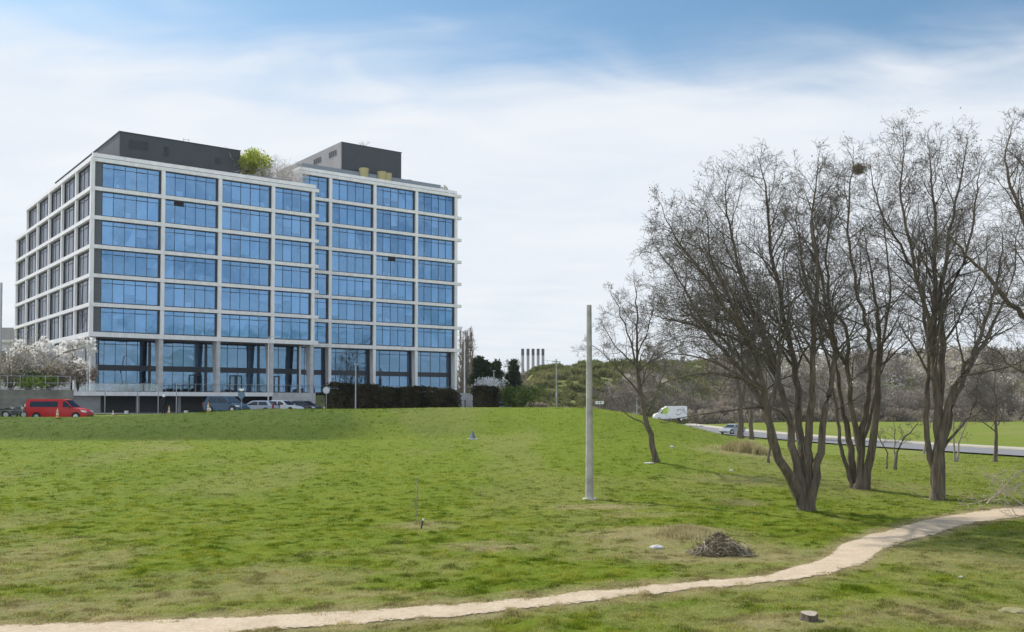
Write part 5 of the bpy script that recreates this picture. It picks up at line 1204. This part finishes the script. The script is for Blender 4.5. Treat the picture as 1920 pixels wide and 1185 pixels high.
leafbush('blossom_shrub', P(905, 733, 150), 3.0, 1.8, 1500, .16, M_bloss, 'pale flowering shrub top behind the short hedge', 'shrub', seed=52, stems=20, up=.4)
# chimneys
names = ['leftmost', 'second from the left', 'middle', 'fourth from the left', 'rightmost']
for i, px in enumerate((980, 990, 999.5, 1009, 1018)):
    t_ = P(px, 654, 880); r = empty('chimney', (t_.x, 880, -2), 0, 'distant concrete power plant chimney with a dark cap, %s of the five' % names[i], 'chimney', 'row of distant chimneys'); H = t_.z + 2
    MB().tube([(0, 0, 0), (0, 0, H - 6)], [1.5, 1.3], 14).build('shaft', mat('chimney_grey', (.30, .30, .31), .9) if i == 0 else bpy.data.materials['chimney_grey'], r)
    MB().tube([(0, 0, H - 6), (0, 0, H)], [1.4, 1.4], 14).build('cap', M_dmetal, r)
def gantry():
    a = P(1026, 672, 700); r = empty('lattice_gantry', (a.x, 700, 10), 0, 'distant thin steel gantry between the chimneys and utility pole', 'gantry'); H = a.z - 10
    for dx in (0, 5.5, 7.5): MB().tube([(dx, 0, 0), (dx, 0, H - abs(dx - 3) * .4)], .16, 5).build('mast', M_metal, r)
    for zz_ in (H - 1.2, H - 5, H - 9): MB().tube([(-3, 0, zz_), (7.5, 0, zz_ - .8)], .1, 4).build('crossbeam', M_metal, r)
gantry()
# scrub cover of the hill: leaf sized faces by the thousand
def scrub(name, n, pr, bandmin, bandmax, size, m, label, seed, hh, cond=None):
    rg = np.random.default_rng(seed); px = rg.uniform(pr[0], pr[1], n); b = np.interp(px, *HB); y = b + bandmin + (bandmax - bandmin) * rg.random(n); x = (px - 960) / F_PX * y
    c = fbm(x, y, 4, 3, seed) + (rg.random(n) - .5) * .1; k = c > .47; x, y, c, px = x[k], y[k], c[k], px[k]; N = len(x)
    z = gz(x, y, False) + rg.random(N) * hh * ss(.45, .68, c); s = size * (.5 + rg.random(N)) 
    V = np.empty((N, 3, 3)); d = rg.normal(size=(N, 3)); d[:, 2] = np.abs(d[:, 2]) + .4; d /= np.linalg.norm(d, axis=1)[:, None]; e = np.cross(d, rg.normal(size=(N, 3))); e /= np.linalg.norm(e, axis=1)[:, None]
    p = np.stack([x, y, z], -1); V[:, 0] = p - e * s[:, None] * .5; V[:, 1] = p + d * s[:, None] * 1.3; V[:, 2] = p + e * s[:, None] * .5
    o = npmesh(name, V.reshape(-1, 3), np.arange(N * 3).reshape(-1, 3), m); tag(o, label, 'scrub', kind='stuff')
scrub('hill_scrub', 120000, (930, 1165), -2, 90, .36, M_scrub, 'olive and brown scrub covering the low hill', 7, 1.5)
scrub('cliff_scrub', 26000, (1150, 1330), -2, 90, .36, M_scrub, 'sparse olive scrub between pale rock faces', 12, 1.4)
scrub('brown_scrub', 50000, (900, 1200), -6, 10, .4, M_scrubb, 'brown leafless undergrowth along the foot of the hill', 8, 2.6)
scrub('brown_scrub', 90000, (1290, 2050), -6, 22, .45, M_scrubb, 'brown leafless undergrowth beyond the road', 8, 3.2)
scrub('upper_scrub', 45000, (1330, 2200), 15, 95, .5, M_scrubb, 'brown scrub on the upper slope right', 9, 2.8)
scrub('pale_scrub', 42000, (1380, 2000), 18, 85, .42, mat('pale_scrub_leaf', (.50, .46, .41), .9, var=.2, scale=.1), 'pale flowering scrub scattered over the slope behind the tall trees', 15, 3.2)
# bare trees in front of the hill on the right, beyond the road, every one a copy of three kinds
def thicket():
    def raw(seed, h, spread, stems, every, lean):
        T = Tree(seed); T.rmin = .032; rr = T.r
        for _ in range(stems):
            a = rr.uniform(0, 6.28); pts = [Vector((math.cos(a) * .2, math.sin(a) * .2, -.2))]
            for k in range(1, 6): pts.append(pts[-1] + Vector((math.cos(a) * lean * h / 6 + rr.gauss(0, .12), math.sin(a) * lean * h / 6 + rr.gauss(0, .12), h / 6.2)))
            sm, rs = T.limb(pts, .025 * h, .006 * h, False); T.feed(sm, rs, .12, every, spread, (0, 0, .1), .15, .8, 2, maxlev=4)
        return T.mesh(T.C)
    kinds = [raw(101, 8.5, 2.8, 3, .6, .35), raw(102, 11, 3.0, 3, .6, .22), raw(103, 6, 2.4, 4, .55, .5)]
    fr = random.Random(77); Vs = []; Fs = []; off = 0
    for i in range(78):
        k = fr.choice([0, 1, 2, 0, 1]); px = fr.uniform(1150, 2100); dd = 8 + fr.random() ** 1.6 * 60
        if px < 1330:
            k = 2; dd = fr.uniform(2, 80)
            if fr.random() < .55: continue
        y = float(np.interp(px, *HB)) + dd * .9 - (6 if px > 1500 else 0); x = (px - 960) / F_PX * y; V, F = kinds[k]; s_ = fr.uniform(.75, 1.25); a = fr.uniform(0, 6.28); c, sn = math.cos(a), math.sin(a)
        Vs.append(np.stack([(V[:, 0] * c - V[:, 1] * sn) * s_ * 1.15 + x, (V[:, 0] * sn + V[:, 1] * c) * s_ * 1.15 + y, V[:, 2] * s_ + gh(x, y)], -1)); Fs.append(F + off); off += len(V)
    o = npmesh('hillside_thicket', np.concatenate(Vs), np.concatenate(Fs), M_barkg); tag(o, 'grey leafless thicket covering the hillside beyond the road', 'thicket', kind='stuff')
thicket()
# dark wood far up the slope and pale houses
def farhouse(px, yt, yb, w, d, label, m):
    a = P(px, yb, d); b = P(px, yt, d); r = empty('house', (a.x, d, a.z), 0, label, 'house', 'far houses on the slope'); H = b.z - a.z; hw = w / 2
    wl = MB().box(-hw, hw, 0, 8, -8, H * .7).build('wall', m, r); MB().add([(-hw - .3, -.3, H * .7), (hw + .3, -.3, H * .7), (hw + .3, 8.3, H * .7), (-hw - .3, 8.3, H * .7), (-hw - .3, 4, H), (hw + .3, 4, H)], [(0, 1, 5, 4), (2, 3, 4, 5), (1, 2, 5), (3, 0, 4), (0, 3, 2, 1)]).build('roof', M_concd, r)
    for k in range(3): MB().box(-hw + .8 + k * w / 3, -hw + 1.8 + k * w / 3, -.03, 0, H * .25, H * .55).build('window', M_cglass, wl)
farhouse(1575, 663, 690, 12, 400, 'white house glimpsed between the trunks under the nest', M_band); farhouse(1900, 655, 676, 16, 400, 'pale house on the slope at the right edge', M_band)
farhouse(1822, 664, 684, 12, 400, 'pale house on the slope right of the tallest tree', M_band)
for i, (px, lb) in enumerate(((1672, 'dark evergreen on the skyline left of the tallest tree'), (1700, 'dark evergreen on the skyline behind the low forked sapling'), (1728, 'dark evergreen on the skyline touching the tallest tree'))): conifer(px, 662, 330, 4.5, 60 + i, lb, zb=14)

# ------------------------------------------------------------ thin spring haze over the whole place
hz = MB().box(-5200, 5200, -420, 4200, -60, 75).build('haze', bpy.data.materials.new('haze_air')); tag(hz, kind='stuff')
hm = hz.data.materials[0]; hm.use_nodes = True; n, L = nt(hm.node_tree); hm.node_tree.nodes.clear()
pv = n('ShaderNodeVolumePrincipled', i_Color=(.80, .86, .95, 1), i_Density=.00010); oo = n('ShaderNodeOutputMaterial'); L.new(pv.outputs[0], oo.inputs['Volume'])
